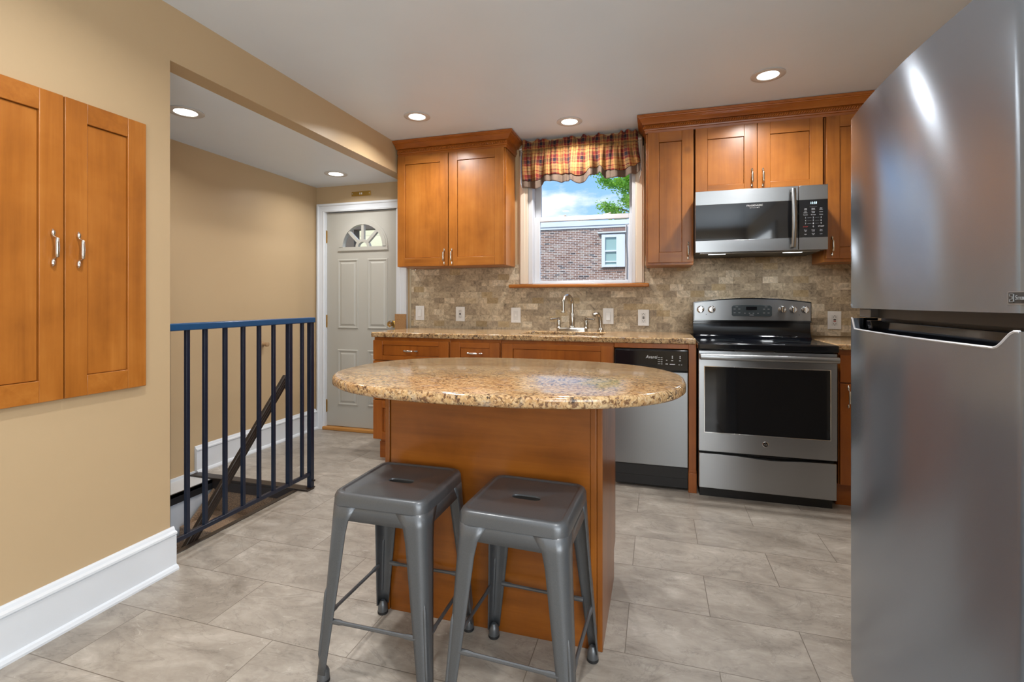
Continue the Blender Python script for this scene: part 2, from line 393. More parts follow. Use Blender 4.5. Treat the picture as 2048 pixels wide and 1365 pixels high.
# ------------------------------------------------------------------ geometry helpers
ORG = {}
class MB:
    def __init__(s): s.bm = bmesh.new(); s.mi = 0; s.uv = None
    def face(s, vs, mi=None):
        try:
            f = s.bm.faces.new(vs); f.material_index = s.mi if mi is None else mi; return f
        except ValueError: return None
    def box(s, x0, x1, y0, y1, z0, z1, mi=None):
        if x0 > x1: x0, x1 = x1, x0
        if y0 > y1: y0, y1 = y1, y0
        if z0 > z1: z0, z1 = z1, z0
        v = [s.bm.verts.new(p) for p in ((x0, y0, z0), (x1, y0, z0), (x1, y1, z0), (x0, y1, z0), (x0, y0, z1), (x1, y0, z1), (x1, y1, z1), (x0, y1, z1))]
        for q in ((0, 3, 2, 1), (4, 5, 6, 7), (0, 1, 5, 4), (1, 2, 6, 5), (2, 3, 7, 6), (3, 0, 4, 7)): s.face([v[i] for i in q], mi)
        return s
    def loft(s, rings, closed=True, cap0=True, cap1=True):
        vs = [[s.bm.verts.new(p) for p in r] for r in rings]
        n = len(vs[0])
        for a, b in zip(vs, vs[1:]):
            for i in range(n if closed else n - 1):
                j = (i + 1) % n
                s.face([a[i], a[j], b[j], b[i]])
        if cap0: s.face(vs[0][::-1])
        if cap1: s.face(vs[-1])
        return vs
    def prism(s, pts, axis, a0, a1):
        def P(p, a): return {'X': (a, p[0], p[1]), 'Y': (p[0], a, p[1]), 'Z': (p[0], p[1], a)}[axis]
        s.loft([[P(p, a0) for p in pts], [P(p, a1) for p in pts]]); return s
    def tube(s, pts, r, n=10, cap=True):
        pts = [Vector(p) for p in pts]; rs = r if isinstance(r, (list, tuple)) else [r] * len(pts)
        rings = []; prev = None
        for i, p in enumerate(pts):
            d = (pts[min(i + 1, len(pts) - 1)] - pts[max(i - 1, 0)]).normalized()
            if prev is None:
                ref = Vector((0, 0, 1)) if abs(d.z) < 0.9 else Vector((1, 0, 0)); a = d.cross(ref).normalized()
            else:
                a = (prev - d * prev.dot(d)).normalized()
            prev = a; b = d.cross(a)
            rings.append([p + (a * math.cos(2 * math.pi * k / n) + b * math.sin(2 * math.pi * k / n)) * rs[i] for k in range(n)])
        s.loft(rings, True, cap, cap); return s
    def lathe(s, prof, c, axis=(0, 0, 1), n=24, cap=True):
        ax = Vector(axis).normalized(); ref = Vector((0, 0, 1)) if abs(ax.z) < 0.9 else Vector((1, 0, 0))
        a = ax.cross(ref).normalized(); b = ax.cross(a); c = Vector(c)
        s.loft([[c + ax * h + (a * math.cos(2 * math.pi * k / n) + b * math.sin(2 * math.pi * k / n)) * max(r, 1e-4) for k in range(n)] for r, h in prof], True, cap, cap)
        return s
    def ball(s, c, rx, ry=None, rz=None, n=14, m=9, rot=None):
        ry = ry or rx; rz = rz or rx; c = Vector(c); rings = []
        for j in range(m + 1):
            t = math.pi * (j + 0.02) / (m + 0.04); q = []
            for k in range(n):
                p = Vector((rx * math.sin(t) * math.cos(2 * math.pi * k / n), ry * math.sin(t) * math.sin(2 * math.pi * k / n), -rz * math.cos(t)))
                if rot: p = rot @ p
                q.append(c + p)
            rings.append(q)
        s.loft(rings); return s
    def build(s, name, mats, parent=None, bevel=0, seg=2, smooth=True, solid=0, loc=None, angle=35):
        bm = s.bm
        bmesh.ops.recalc_face_normals(bm, faces=bm.faces)
        org = Vector(ORG.get(parent.name, (0, 0, 0))) if parent else Vector(loc or (0, 0, 0))
        for v in bm.verts: v.co -= org
        me = bpy.data.meshes.new(name); bm.to_mesh(me); bm.free()
        for m in (mats if isinstance(mats, (list, tuple)) else [mats]): me.materials.append(m)
        if smooth:
            me.polygons.foreach_set('use_smooth', [True] * len(me.polygons)); me.set_sharp_from_angle(angle=R(angle))
        o = bpy.data.objects.new(name, me); C.objects.link(o)
        if parent: o.parent = parent
        else: o.location = org
        ORG[o.name] = tuple(org)
        if solid:
            md = o.modifiers.new('thickness', 'SOLIDIFY'); md.thickness = solid; md.offset = 0
        if bevel:
            md = o.modifiers.new('bevel', 'BEVEL'); md.width = bevel; md.segments = seg; md.limit_method = 'ANGLE'; md.angle_limit = R(40)
        return o

def tag(o, label, cat, group=None):
    o['label'] = label; o['category'] = cat
    if group: o['group'] = group
    return o
def thing(name, label, cat, loc, group=None):
    o = bpy.data.objects.new(name, None); C.objects.link(o); o.location = loc; o.empty_display_size = 0.05
    ORG[o.name] = tuple(loc); return tag(o, label, cat, group)
def struct(o): o['kind'] = 'structure'; return o
def one(mb, name, mats, label, cat, loc, group=None, **k): return tag(mb.build(name, mats, loc=loc, **k), label, cat, group)

def lettering(name, body, size, mat, parent, at, frame='front', align='CENTER', part_label=None, squeeze=1.0, slant=0.0):
    cu = bpy.data.curves.new(name, 'FONT'); cu.body = body; cu.size = size; cu.align_x = align; cu.align_y = 'CENTER'
    cu.extrude = 0.0004; cu.resolution_u = 3; cu.shear = slant
    tmp = bpy.data.objects.new(name, cu); C.objects.link(tmp)
    me = bpy.data.meshes.new_from_object(tmp.evaluated_get(bpy.context.evaluated_depsgraph_get()))
    bpy.data.objects.remove(tmp); bpy.data.curves.remove(cu)
    org = Vector(ORG[parent.name]); at = Vector(at)
    for v in me.vertices:
        x, y, z = v.co.x * squeeze, v.co.y, v.co.z
        p = Vector((x, -z, y)) if frame == 'front' else Vector((-z, -x, y))
        v.co = at + p - org
    me.materials.clear(); me.materials.append(mat)
    o = bpy.data.objects.new(name, me); C.objects.link(o); o.parent = parent; ORG[o.name] = tuple(org)
    return o

# frames: a front that faces the camera side (-Y) or the left-wall cabinet that faces +X
class Frame:
    def __init__(s, kind, plane): s.kind, s.p = kind, plane
    def pt(s, u, z, d): return (u, s.p - d, z) if s.kind == 'front' else (s.p + d, u, z)
    def box(s, mb, u0, u1, z0, z1, d0, d1, mi=None):
        a, b = s.pt(u0, z0, d0), s.pt(u1, z1, d1); mb.box(a[0], b[0], a[1], b[1], a[2], b[2], mi)

def shaker(fr, u0, u1, z0, z1, st, rail, th=0.02, rec=0.008):
    """a five-piece shaker front: two stiles, two rails, a recessed flat panel"""
    mb = MB()
    fr.box(mb, u0, u0 + st, z0, z1, 0, th, 0); fr.box(mb, u1 - st, u1, z0, z1, 0, th, 0)
    fr.box(mb, u0 + st, u1 - st, z1 - rail, z1, 0, th, 1); fr.box(mb, u0 + st, u1 - st, z0, z0 + rail, 0, th, 1)
    g = 0.0015
    fr.box(mb, u0 + st + g, u1 - st - g, z0 + rail + g, z1 - rail - g, 0.001, th - rec, 0)
    return mb
def pull(fr, u, z, vertical=True, L=0.125, proj=0.026):
    """satin bar pull: two leaf-shaped feet, curved posts, a barrel grip"""
    mb = MB(); h = L / 2
    def P(a, d): return fr.pt(u, z + a, d) if vertical else fr.pt(u + a, z, d)
    for sgn in (-1, 1):
        pts = [P(sgn * h, 0.003), P(sgn * (h - 0.008), 0.006), P(sgn * (h - 0.018), 0.006), P(sgn * (h - 0.024), 0.007)]
        mb.tube(pts, [0.002, 0.0062, 0.0058, 0.003], 10)
        mb.tube([P(sgn * (h - 0.022), 0.005), P(sgn * (h - 0.027), 0.012), P(sgn * (h - 0.030), proj - 0.004), P(sgn * (h - 0.033), proj)], [0.0035, 0.003, 0.003, 0.0048], 8)
    k = h - 0.030
    mb.tube([P(-k, proj), P(-k + 0.003, proj), P(-k * 0.5, proj), P(0, proj + 0.001), P(k * 0.5, proj), P(k - 0.003, proj), P(k, proj)],
            [0.0042, 0.0056, 0.0062, 0.0068, 0.0062, 0.0056, 0.0042], 12)
    return mb

XL, XS, YW, HC, HH = -1.966, -2.913, 3.682, 2.382, 2.149
XR, YB = 1.45, -2.6
# ------------------------------------------------------------------ the room shell
m = MB(); T = 0.12
m.box(-2.06, XR + 0.1, YB - 0.1, YW + 0.2, -T, 0); m.box(XS - 0.1, -2.06, 2.47, YW + 0.2, -T, 0)
struct(m.build('floor', FLOOR, smooth=False))
struct(MB().box(XL - 0.1, XR + 0.1, YB - 0.1, YW + 0.2, HC, HC + 0.1).build('ceiling', CEIL, smooth=False))
struct(MB().box(XS - 0.1, XL - 0.1, 0.1, YW, HH, HH + 0.1).build('ceiling_alcove', CEIL, smooth=False))
m = MB()
m.box(XL - 0.1, XL, YB - 0.1, 1.561, -0.0, HC); m.box(XL - 0.1, XL, 1.561, YW, HH, HC)
struct(m.build('wall_left', TAN, smooth=False))
struct(MB().box(XS - 0.1, XS, 0.1, YW, -2.3, HH).build('wall_stairs', TAN, smooth=False))
struct(MB().box(XS, XL - 0.1, 0.1, 0.2, -2.3, HH).build('wall_stair_end', TAN, smooth=False))
m = MB()
y0, y1 = YW, YW + 0.2
m.box(XS - 0.1, -2.83, y0, y1, 0, HC); m.box(-2.83, -2.095, y0, y1, 1.935, HC)
m.box(-2.095, -0.957, y0, y1, 0, HC); m.box(-0.957, -0.147, y0, y1, 0, 1.255); m.box(-0.957, -0.147, y0, y1, 2.27, HC)
m.box(-0.147, XR + 0.1, y0, y1, 0, HC)
struct(m.build('wall_kitchen', TAN, smooth=False))
struct(MB().box(XR, XR + 0.1, YB, YW, 0, HC).build('wall_right', TAN, smooth=False))
m = MB()
m.box(XL, XR, YB - 0.1, YB, 0, HC)
struct(m.build('wall_rear', TAN, smooth=False))
m = MB()
m.box(XL, -1.027, YW - 0.012, YW, 0.905, 1.42); m.box(-1.027, -0.083, YW - 0.012, YW, 0.905, 1.238); m.box(-0.083, XR, YW - 0.012, YW, 0.905, 1.46)
struct(m.build('wall_backsplash', TILES, smooth=False))
struct(MB().box(XL - 0.014, XL, YW - 0.014, YW, 0.90, 1.42).build('trim_1', paint('beige_edge_paint', (0.42, 0.36, 0.26), 0.5), smooth=False))

# baseboards: tall board, stepped cap and quarter-round shoe
def baseboard(name, axis, face, a0, a1, sgn, cap_a0=None):
    prof = [(0, 0), (0.034, 0), (0.034, 0.008), (0.028, 0.018), (0.019, 0.022), (0.019, 0.142), (0.016, 0.146), (0.024, 0.150), (0.023, 0.158), (0.012, 0.163), (0.008, 0.172), (0.004, 0.178), (0, 0.178)]
    mb = MB()
    if axis == 'Y': mb.prism([(face + sgn * d, z) for d, z in prof], 'Y', a0, a1)
    else: mb.prism([(face + sgn * d, z) for d, z in prof], 'X', a0, a1)
    return struct(mb.build(name, WHITE, smooth=False))
baseboard('baseboard_left', 'Y', XL, YB, 1.575, 1)
baseboard('baseboard_stairs', 'Y', XS, 2.481, YW - 0.02, 1)
struct(MB().box(XS, XS + 0.012, 0.3, 2.478, 0.0, 0.018).build('trim_2', WHITE, smooth=False))

# stairwell: grey ledge, dark edge strips, white lower wall, carpeted flight
struct(MB().box(XS, -2.707, 0.2, 2.47, -0.02, 0.0).build('trim_3', GREYP, smooth=False))
m = MB(); m.box(-2.719, -2.707, 0.2, 2.47, -0.06, 0.001); struct(m.build('trim_4', BLACKM, smooth=False))
struct(MB().box(XS, -2.72, 0.2, 2.47, -2.3, -0.02).build('wall_stair_lower', GREYP, smooth=False))
m = MB(); m.box(XS + 0.02, -1.985, 2.43, 2.492, -0.004, 0.010); m.box(-2.707, -2.06, 2.43, 2.47, -0.065, -0.004)
struct(m.build('trim_5', UMBER, bevel=0.002))
m = MB(); m.box(-2.085, -2.055, 1.5, 2.43, -0.09, 0.003)
struct(m.build('trim_6', UMBER, bevel=0.002))
m = MB()
zt, yy = -0.20, 2.46
m.box(-2.707, -2.06, 2.44, 2.47, -0.24, -0.065)
for k in range(7):
    m.box(-2.707, -2.06, yy - 0.255, yy, zt - 0.20, zt); yy -= 0.245; zt -= 0.20
# the carpeted skirt that follows the flight along the ledge wall
m.prism([(2.46, -0.03), (2.46, -0.30), (0.8, -1.75), (0.8, -1.45)], 'X', -2.707, -2.685)
struct(m.build('stairs', CARPET, bevel=0.006))

# ------------------------------------------------------------------ kitchen window
fr = Frame('front', YW)
m = MB()
for a, b in ((-1.025, -0.957), (-0.147, -0.085)):
    m.box(a, b, YW - 0.018, YW, 1.268, 2.33); m.box(a + 0.008, b - 0.022 if a < -0.5 else b - 0.012, YW - 0.024, YW - 0.018, 1.268, 2.33)
m.box(-1.025, -0.085, YW - 0.018, YW, 2.26, 2.33)
win = struct(m.build('window_1', paint('cream_casing_paint', (0.72, 0.62, 0.50), 0.35, 0.01), bevel=0.003))
m = MB()
m.box(-0.957, -0.925, YW, YW + 0.19, 1.268, 2.26); m.box(-0.172, -0.147, YW, YW + 0.19, 1.268, 2.26)
m.box(-0.925, -0.172, YW, YW + 0.19, 2.23, 2.26); m.box(-0.925, -0.172, YW, YW + 0.19, 1.262, 1.276)
m.build('jamb', VINYL, win, bevel=0.002)
def sash(name, y, z0, z1, bot, top, glass_name):
    mb = MB(); xa, xb, st = -0.925, -0.172, 0.047
    ri = 0.024
    mb.box(xa, xa + st, y, y + 0.03, z0, z1); mb.box(xb - ri, xb, y, y + 0.03, z0, z1)
    mb.box(xa + st, xb - ri, y, y + 0.03, z0, z0 + bot); mb.box(xa + st, xb - ri, y, y + 0.03, z1 - top, z1)
    o = mb.build(name, VINYL, win, bevel=0.003)
    MB().box(xa + st, xb - ri, y + 0.012, y + 0.016, z0 + bot, z1 - top).build(glass_name, PANE, o, smooth=False)
    return o
lo = sash('sash', YW + 0.05, 1.276, 1.792, 0.020, 0.036, 'pane')
up = sash('sash', YW + 0.10, 1.770, 2.23, 0.020, 0.03, 'pane')
for x in (-0.70, -0.36):
    m = MB(); m.box(x - 0.03, x + 0.03, YW + 0.055, YW + 0.075, 1.792, 1.799); m.tube([(x, YW + 0.06, 1.799), (x + 0.03, YW + 0.05, 1.802)], 0.003, 8)
    m.build('sash_lock', PLASTIC2, lo)
m = MB(); m.box(-1.098, -0.050, YW - 0.075, YW + 0.05, 1.238, 1.264)
m.build('sill', WOOD['X'], win, bevel=0.008, seg=3)

# unseen window-like frames, added around the fill lights on solid walls
m = MB(); xc = 0.88
m.box(xc - 0.53, xc - 0.45, YB, YB + 0.02, 0.65, 2.2); m.box(xc + 0.45, xc + 0.53, YB, YB + 0.02, 0.65, 2.2); m.box(xc - 0.45, xc + 0.45, YB, YB + 0.02, 2.1, 2.2); m.box(xc - 0.55, xc + 0.55, YB, YB + 0.05, 0.62, 0.7)
struct(m.build('fill_light_frame_rear', WHITE, bevel=0.003))
m = MB(); yc_ = -1.25
m.box(XR - 0.02, XR, yc_ - 0.88, yc_ - 0.8, 0.6, 2.15); m.box(XR - 0.02, XR, yc_ + 0.8, yc_ + 0.88, 0.6, 2.15); m.box(XR - 0.02, XR, yc_ - 0.8, yc_ + 0.8, 2.05, 2.15); m.box(XR - 0.05, XR, yc_ - 0.9, yc_ + 0.9, 0.57, 0.65)
struct(m.build('fill_light_frame_side', WHITE, bevel=0.003))

# ------------------------------------------------------------------ entrance door
XD0, XD1, ZD0, ZD1, YD = -2.814, -2.111, 0.032, 1.917, YW + 0.015
LX, LZ, LR = -2.4475, 1.605, 0.206
m = MB(); th = 0.04
m.box(XD0, XD1, YD, YD + th, ZD0, LZ - 0.0); m.box(XD0, LX - LR, YD, YD + th, LZ, ZD1); m.box(LX + LR, XD1, YD, YD + th, LZ, ZD1)
N = 40
for k in range(N):
    a, b = math.pi * k / N, math.pi * (k + 1) / N
    xa, xb = LX + LR * math.cos(b), LX + LR * math.cos(a)
    m.prism([(xa, LZ + LR * math.sin(b)), (xb, LZ + LR * math.sin(a)), (xb, ZD1), (xa, ZD1)], 'Y', YD, YD + th)
# four raised panels: sunk groove ring and a fielded centre
def raised(u0, u1, z0, z1):
    prof = [(0.0, -0.001), (0.006, 0.007), (0.014, 0.007), (0.020, 0.001), (0.030, 0.0015), (0.042, 0.007)]
    rings = [[(u0 + o, YD - d, z0 + o), (u1 - o, YD - d, z0 + o), (u1 - o, YD - d, z1 - o), (u0 + o, YD - d, z1 - o)] for o, d in prof]
    m.loft(rings, True, False, True)
for u0, u1 in ((-2.702, -2.492), (-2.402, -2.199)):
    raised(u0, u1, 0.893, 1.505); raised(u0, u1, 0.218, 0.711)
door = struct(m.build('door_1', DOORP, smooth=False))
# fan-light surround, muntins and pane
m = MB()
def arc_ring(r0, r1, d0, d1, z0=LZ, n=40):
    pr = []
    for k in range(n + 1):
        a = math.pi * k / n; c, s_ = math.cos(a), math.sin(a)
        pr.append([(LX + r0 * c, YD - d0, z0 + r0 * s_), (LX + r1 * c, YD - d0, z0 + r1 * s_), (LX + r1 * c, YD - d1, z0 + r1 * s_), (LX + r0 * c, YD - d1, z0 + r0 * s_)])
    m.loft(pr)
arc_ring(LR - 0.008, 0.232, -0.03, 0.012); arc_ring(0.228, 0.247, 0.0, 0.007); arc_ring(0.045, 0.070, -0.025, 0.008)
m.box(LX - 0.247, LX + 0.247, YD - 0.012, YD + 0.02, LZ - 0.028, LZ + 0.004); m.box(LX - 0.252, LX + 0.252, YD - 0.006, YD, LZ - 0.036, LZ - 0.026)
for an in (45, 90, 135):
    c, s_ = math.cos(R(an)), math.sin(R(an)); w = 0.0125
    pts = [(LX + 0.062 * c - w * s_, LZ + 0.062 * s_ + w * c), (LX + 0.062 * c + w * s_, LZ + 0.062 * s_ - w * c), (LX + 0.21 * c + w * s_, LZ + 0.21 * s_ - w * c), (LX + 0.21 * c - w * s_, LZ + 0.21 * s_ + w * c)]
    m.prism(pts, 'Y', YD - 0.007, YD + 0.02)
m.build('fanlight_frame', DOORP, door, smooth=True)
m = MB(); m.prism([(LX + 0.215 * math.cos(math.pi * k / 30), LZ + 0.215 * math.sin(math.pi * k / 30) * 0.98) for k in range(31)], 'Y', YD + 0.015, YD + 0.019)
m.build('pane', PANE, door, smooth=False)
m = MB(); kx, kz = -2.150, 0.940
m.lathe([(0.030, 0.0), (0.030, 0.004), (0.020, 0.008), (0.011, 0.012), (0.010, 0.026)], (kx, YD, kz), (0, -1, 0))
kn = m.build('door_knob', BRASS, door)
m = MB(); m.ball((kx, YD - 0.048, kz), 0.030, 0.026, 0.030, 20, 14); m.build('crystal_grip', CRYSTAL, kn)
for z0 in (1.654, 0.904, 0.153):
    m = MB(); m.box(XD0 - 0.012, XD0 + 0.004, YD - 0.006, YD + 0.002, z0, z0 + 0.108); m.lathe([(0.006, -0.002), (0.006, 0.11)], (XD0 - 0.003, YD - 0.009, z0), (0, 0, 1), 10)
    m.build('hinge', BRASS, door)
m = MB(); m.box(XD1 - 0.006, XD1 + 0.002, YD - 0.004, YD, 1.60, 1.645); m.build('strike_plate', BRASS, door)
# casing, threshold
m = MB()
prof = [(0.0, 0.0), (0.0, 0.012), (0.012, 0.016), (0.02, 0.012), (0.05, 0.014), (0.056, 0.022), (0.072, 0.022), (0.074, 0.0)]
def P1(d, h, t):
    return [(XD0 - 0.010 - d, YW - h, 0.0), (XD0 - 0.010 - d, YW - h, ZD1 + 0.006 + d), (XD1 + 0.028 + min(d, 0.074) * 1.05, YW - h, ZD1 + 0.006 + d), (XD1 + 0.028 + min(d, 0.074) * 1.05, YW - h, 0.0)][t]
m.loft([[P1(d, h, t) for d, h in prof] for t in range(4)])
m.box(XD0 - 0.012, XD0, YW - 0.006, YW + 0.06, 0, ZD1 + 0.006); m.box(XD1, XD1 + 0.03, YW - 0.006, YW + 0.06, 0, ZD1 + 0.006)
m.box(XD0, XD1, YW + 0.058, YW + 0.07, ZD1 - 0.01, ZD1 + 0.018)
struct(m.build('trim_7', WHITE, smooth=False))
struct(MB().box(XD0 - 0.02, XD1 + 0.03, YW - 0.03, YW + 0.1, 0.0, 0.028).build('trim_8', OAK, bevel=0.006))

# ------------------------------------------------------------------ outside: brick neighbour, porch, tree
root = thing('brick_house', 'brown brick neighbour house with a white parapet seen through the kitchen window', 'house', (-5.0, 18.2, 0))
MB().box(-9.0, -0.98, 18.2, 22.0, -1.0, 3.98).build('brick_wall', BRICK, root, smooth=False)
m = MB(); m.box(-9.1, -0.93, 18.1, 22.1, 3.95, 4.12); m.box(-9.05, -0.98, 18.14, 18.2, 3.86, 3.95); m.build('parapet', WHITE, root, bevel=0.01)
m = MB(); m.box(-1.08, -0.93, 18.12, 18.2, -1, 3.95); m.build('corner_board', plain('pale_stucco', (0.72, 0.64, 0.60), 0.8), root, bevel=0.01)
m = MB()
for a, b, c_, d in ((-1.93, -1.80, 2.40, 3.60), (-1.40, -1.09, 2.40, 3.60), (-1.80, -1.40, 3.49, 3.60), (-1.80, -1.40, 2.40, 2.49), (-1.80, -1.40, 2.96, 3.02)): m.box(a, b, 18.08, 18.22, c_, d)
m.box(-2.07, -1.05, 18.02, 18.2, 3.64, 3.69); m.box(-1.80, -1.40, 18.10, 18.2, 2.58, 2.62)
wf = m.build('window_frame', WHITE, root, bevel=0.006)
MB().box(-1.80, -1.40, 18.16, 18.18, 2.45, 3.5).build('window_pane', TEALGLASS, wf, smooth=False)
DKB = plain('dark_brick', (0.27, 0.17, 0.14), 0.9)
for za, zb in ((3.72, 3.88), (2.26, 2.38)):
    m = MB(); k = -1.9; m.box(-1.9, -1.09, 18.185, 18.2, za, zb)
    while k < -1.08: m.box(k, k + 0.05, 18.17, 18.19, za, zb); k += 0.072
    m.build('soldier_course', DKB, root, smooth=False)
m = MB(); m.tube([(-1.03, 18.06, 3.9), (-1.05, 18.05, 3.3), (-1.02, 18.06, 2.7), (-1.03, 18.06, 1.0)], 0.022, 8); m.build('cable', plain('grey_cable', (0.2, 0.18, 0.17), 0.7), root)

tr = thing('leafy_tree', 'bright green leafy tree above the brick house roof, right side of the window', 'tree', (-0.9, 25.0, -1.0))
m = MB()
m.tube([(-0.6, 25, -1), (-0.7, 25, 3), (-0.9, 25, 5.2), (-1.2, 25, 6.8), (-1.4, 25, 8.2)], [0.22, 0.18, 0.12, 0.06, 0.02], 8)
br = []
for k in range(16):
    z = 4.6 + 0.22 * k; a = k * 2.4
    e = (-0.9 - 0.2 * (z - 5) + (1.1 + 0.5 * math.sin(k * 1.7)) * math.cos(a) - 0.25, 25 + 1.2 * math.sin(a), z + 0.7 + 0.3 * math.sin(k))
    s0 = (-0.85 - 0.17 * (z - 5), 25, z)
    m.tube([s0, tuple((p + q) / 2 + 0.08 * (i == 2) for i, (p, q) in enumerate(zip(s0, e))), e], [0.05, 0.03, 0.008], 6); br.append((s0, e))
m.build('trunk', BARK, tr)
m = MB(); rl = random.Random(3)
for s0, e in br:
    for q in range(560):
        f = 0.35 + 0.7 * rl.random() ** 0.7
        c = Vector(s0).lerp(Vector(e), f) + Vector((rl.gauss(0, 0.17), rl.gauss(0, 0.22), rl.gauss(0, 0.14)))
        a = Vector((rl.uniform(-1, 1), rl.uniform(-1, 1), rl.uniform(-.6, .6))).normalized(); b = a.cross(Vector((rl.uniform(-1, 1), rl.uniform(-1, 1), rl.uniform(-1, 1)))).normalized()
        L = rl.uniform(0.05, 0.095)
        m.face([m.bm.verts.new(c - a * L), m.bm.verts.new(c + b * L * 0.5), m.bm.verts.new(c + a * L), m.bm.verts.new(c - b * L * 0.5)])
m.build('foliage', LEAF, tr, smooth=False)
one(MB().box(-9.0, -3.4, 7.6, 7.9, -1.0, 3.2).box(-9.1, -3.3, 7.5, 8.0, 3.2, 3.3), 'neighbour_house', SIDING, 'cream sided house outside, glimpsed through the door fanlight', 'house', (-6, 7.6, -1), smooth=False)
m = MB(); m.box(-4.0, -2.7, 5.2, 5.32, 2.02, 2.25); m.box(-3.80, -3.57, 5.2, 5.32, -1.0, 2.05)
one(m, 'porch_frame', PORCHW, 'dark brown porch beam and post just outside the entrance door', 'porch', (-2.6, 5.2, -1), smooth=False)
struct(MB().box(-30, 30, YW + 0.3, 60, -1.1, -1.0).build('ground_outside', plain('outside_ground', (0.25, 0.25, 0.22), 0.9), smooth=False))
# ------------------------------------------------------------------ cabinets
YU = 3.41      # front face of the upper doors
fu = Frame('front', YU + 0.02)
def mat3(W): return [W['Z'], W['X']]
def crown(x0, x1, yf, left=1.0, right=1.0, ret=YW):
    prof = [(0.0, 2.268), (0.006, 2.268), (0.008, 2.284), (0.013, 2.287), (0.015, 2.294), (0.012, 2.296), (0.012, 2.321), (0.026, 2.323), (0.030, 2.331), (0.040, 2.345), (0.052, 2.356), (0.058, 2.358), (0.060, 2.363), (0.066, 2.364), (0.066, 2.379), (0.0, 2.379)]
    mb = MB()
    def ring(t):
        out = []
        for d, z in prof:
            L, Rr = d * left, d * right
            out.append([(x0 - L, ret, z), (x0 - L, yf - d, z), (x1 + Rr, yf - d, z), (x1 + Rr, ret, z)][t])
        return out
    mb.loft([ring(t) for t in range(4)])
    return mb
def rope(x0, x1, yf, ret=None):
    """twisted rope bead let into the crown"""
    mb = MB(); n = int((x1 - x0) / 0.0135)
    for k in range(n):
        x = x0 + 0.0135 * (k + 0.5)
        mb.tube([(x - 0.008, yf - 0.0145, 2.2985), (x, yf - 0.0195, 2.3085), (x + 0.008, yf - 0.0145, 2.3185)], [0.0030, 0.0056, 0.0030], 7)
    if ret:
        n = int((ret - yf) / 0.0135)
        for k in range(n):
            y = yf + 0.0135 * (k + 0.5)
            mb.tube([(x1 + 0.0145, y - 0.008, 2.2985), (x1 + 0.0195, y, 2.3085), (x1 + 0.0145, y + 0.008, 2.3185)], [0.0030, 0.0056, 0.0030], 7)
    return mb
def door_on(root, fr, u0, u1, z0, z1, st, rail, W, hu=None, hz=None, vertical=True, name='door', L=0.125):
    d = shaker(fr, u0, u1, z0, z1, st, rail).build(name, mat3(W), root, bevel=0.0015)
    if hu is not None:
        sub = Frame(fr.kind, fr.p - 0.02 if fr.kind == 'front' else fr.p + 0.02)
        pull(sub, hu, hz, vertical, L).build('pull_handle', NICKEL, d)
    return d

# upper cabinet left of the window
r = thing('upper_cabinet', 'two-door honey maple wall cabinet with crown between the entrance door and the window', 'cabinet', (-1.505, 3.55, 1.40))
MB().box(-1.947, -1.063, YU + 0.021, YW - 0.002, 1.402, 2.266).build('cabinet_body', [WOOD['Z']], r, bevel=0.002)
door_on(r, fu, -1.947, -1.518, 1.404, 2.266, 0.066, 0.066, WOOD, -1.547, 1.475)
door_on(r, fu, -1.512, -1.073, 1.404, 2.266, 0.070, 0.066, WOOD, -1.484, 1.475)
cr = crown(-1.947, -1.063, YU + 0.018, 0.27, 1.0).build('crown', WOODB['X'], r, smooth=False)
rope(-1.947, -1.05, YU + 0.018).build('rope_bead', WOODB['X'], cr)
m = MB(); m.lathe([(0.004, 0), (0.012, -0.004), (0.013, -0.012), (0.006, -0.026), (0.002, -0.03)], (-1.90, 3.62, 1.402)); m.build('cup_hook', NICKEL, r)

# uppers right of the window
r = thing('upper_cabinet', 'narrow single-door maple wall cabinet right of the window', 'cabinet', (0.09, 3.55, 1.39))
MB().box(-0.068, 0.2340, YU + 0.021, YW - 0.002, 1.375, 2.266).build('cabinet_body', [WOOD['Z']], r, bevel=0.002)
door_on(r, fu, -0.055, 0.2340, 1.393, 2.266, 0.072, 0.068, WOOD, 0.200, 1.466)
r = thing('upper_cabinet', 'short two-door maple cabinet directly above the microwave', 'cabinet', (0.612, 3.55, 1.83))
MB().box(0.243, 0.986, YU + 0.021, YW - 0.002, 1.812, 2.266).build('cabinet_body', [WOOD['Z']], r, bevel=0.002)
door_on(r, fu, 0.246, 0.612, 1.813, 2.266, 0.074, 0.076, WOOD, 0.583, 1.921)
door_on(r, fu, 0.616, 0.980, 1.813, 2.266, 0.072, 0.076, WOOD, 0.646, 1.918)
r = thing('upper_cabinet', 'tall maple wall cabinet between the microwave and the refrigerator', 'cabinet', (1.2, 3.55, 1.39))
MB().box(0.990, 1.43, YU + 0.021, YW - 0.002, 1.375, 2.266).build('cabinet_body', [WOOD['Z']], r, bevel=0.002)
door_on(r, fu, 0.998, 1.425, 1.395, 2.266, 0.072, 0.068, WOOD, 1.028, 1.470)
r = crown(-0.068, 1.44, YU + 0.018, 0.85, 0.0)
r = one(r, 'crown_molding', WOODB['X'], 'long carved maple crown moulding over the three cabinets right of the window', 'moulding', (0.69, 3.5, 2.268), smooth=False)
rope(-0.085, 1.44, YU + 0.018).build('rope_bead', WOODB['X'], r)

# recessed pantry cabinet in the left wall
fl = Frame('left', XL)
r = thing('wall_cabinet', 'tall two-door maple cabinet set in the tan wall at far left', 'cabinet', (XL, 1.16, 0.797))
MB().box(XL - 0.06, XL + 0.002, 0.885, 1.438, 0.81, 1.82).build('cabinet_body', [WOOD['Z']], r)
door_on(r, fl, 1.1685, 1.446, 0.797, 1.836, 0.069, 0.072, WOOD, 1.207, 1.312)
door_on(r, fl, 0.888, 1.1645, 0.797, 1.836, 0.069, 0.072, WOOD, 1.131, 1.312)

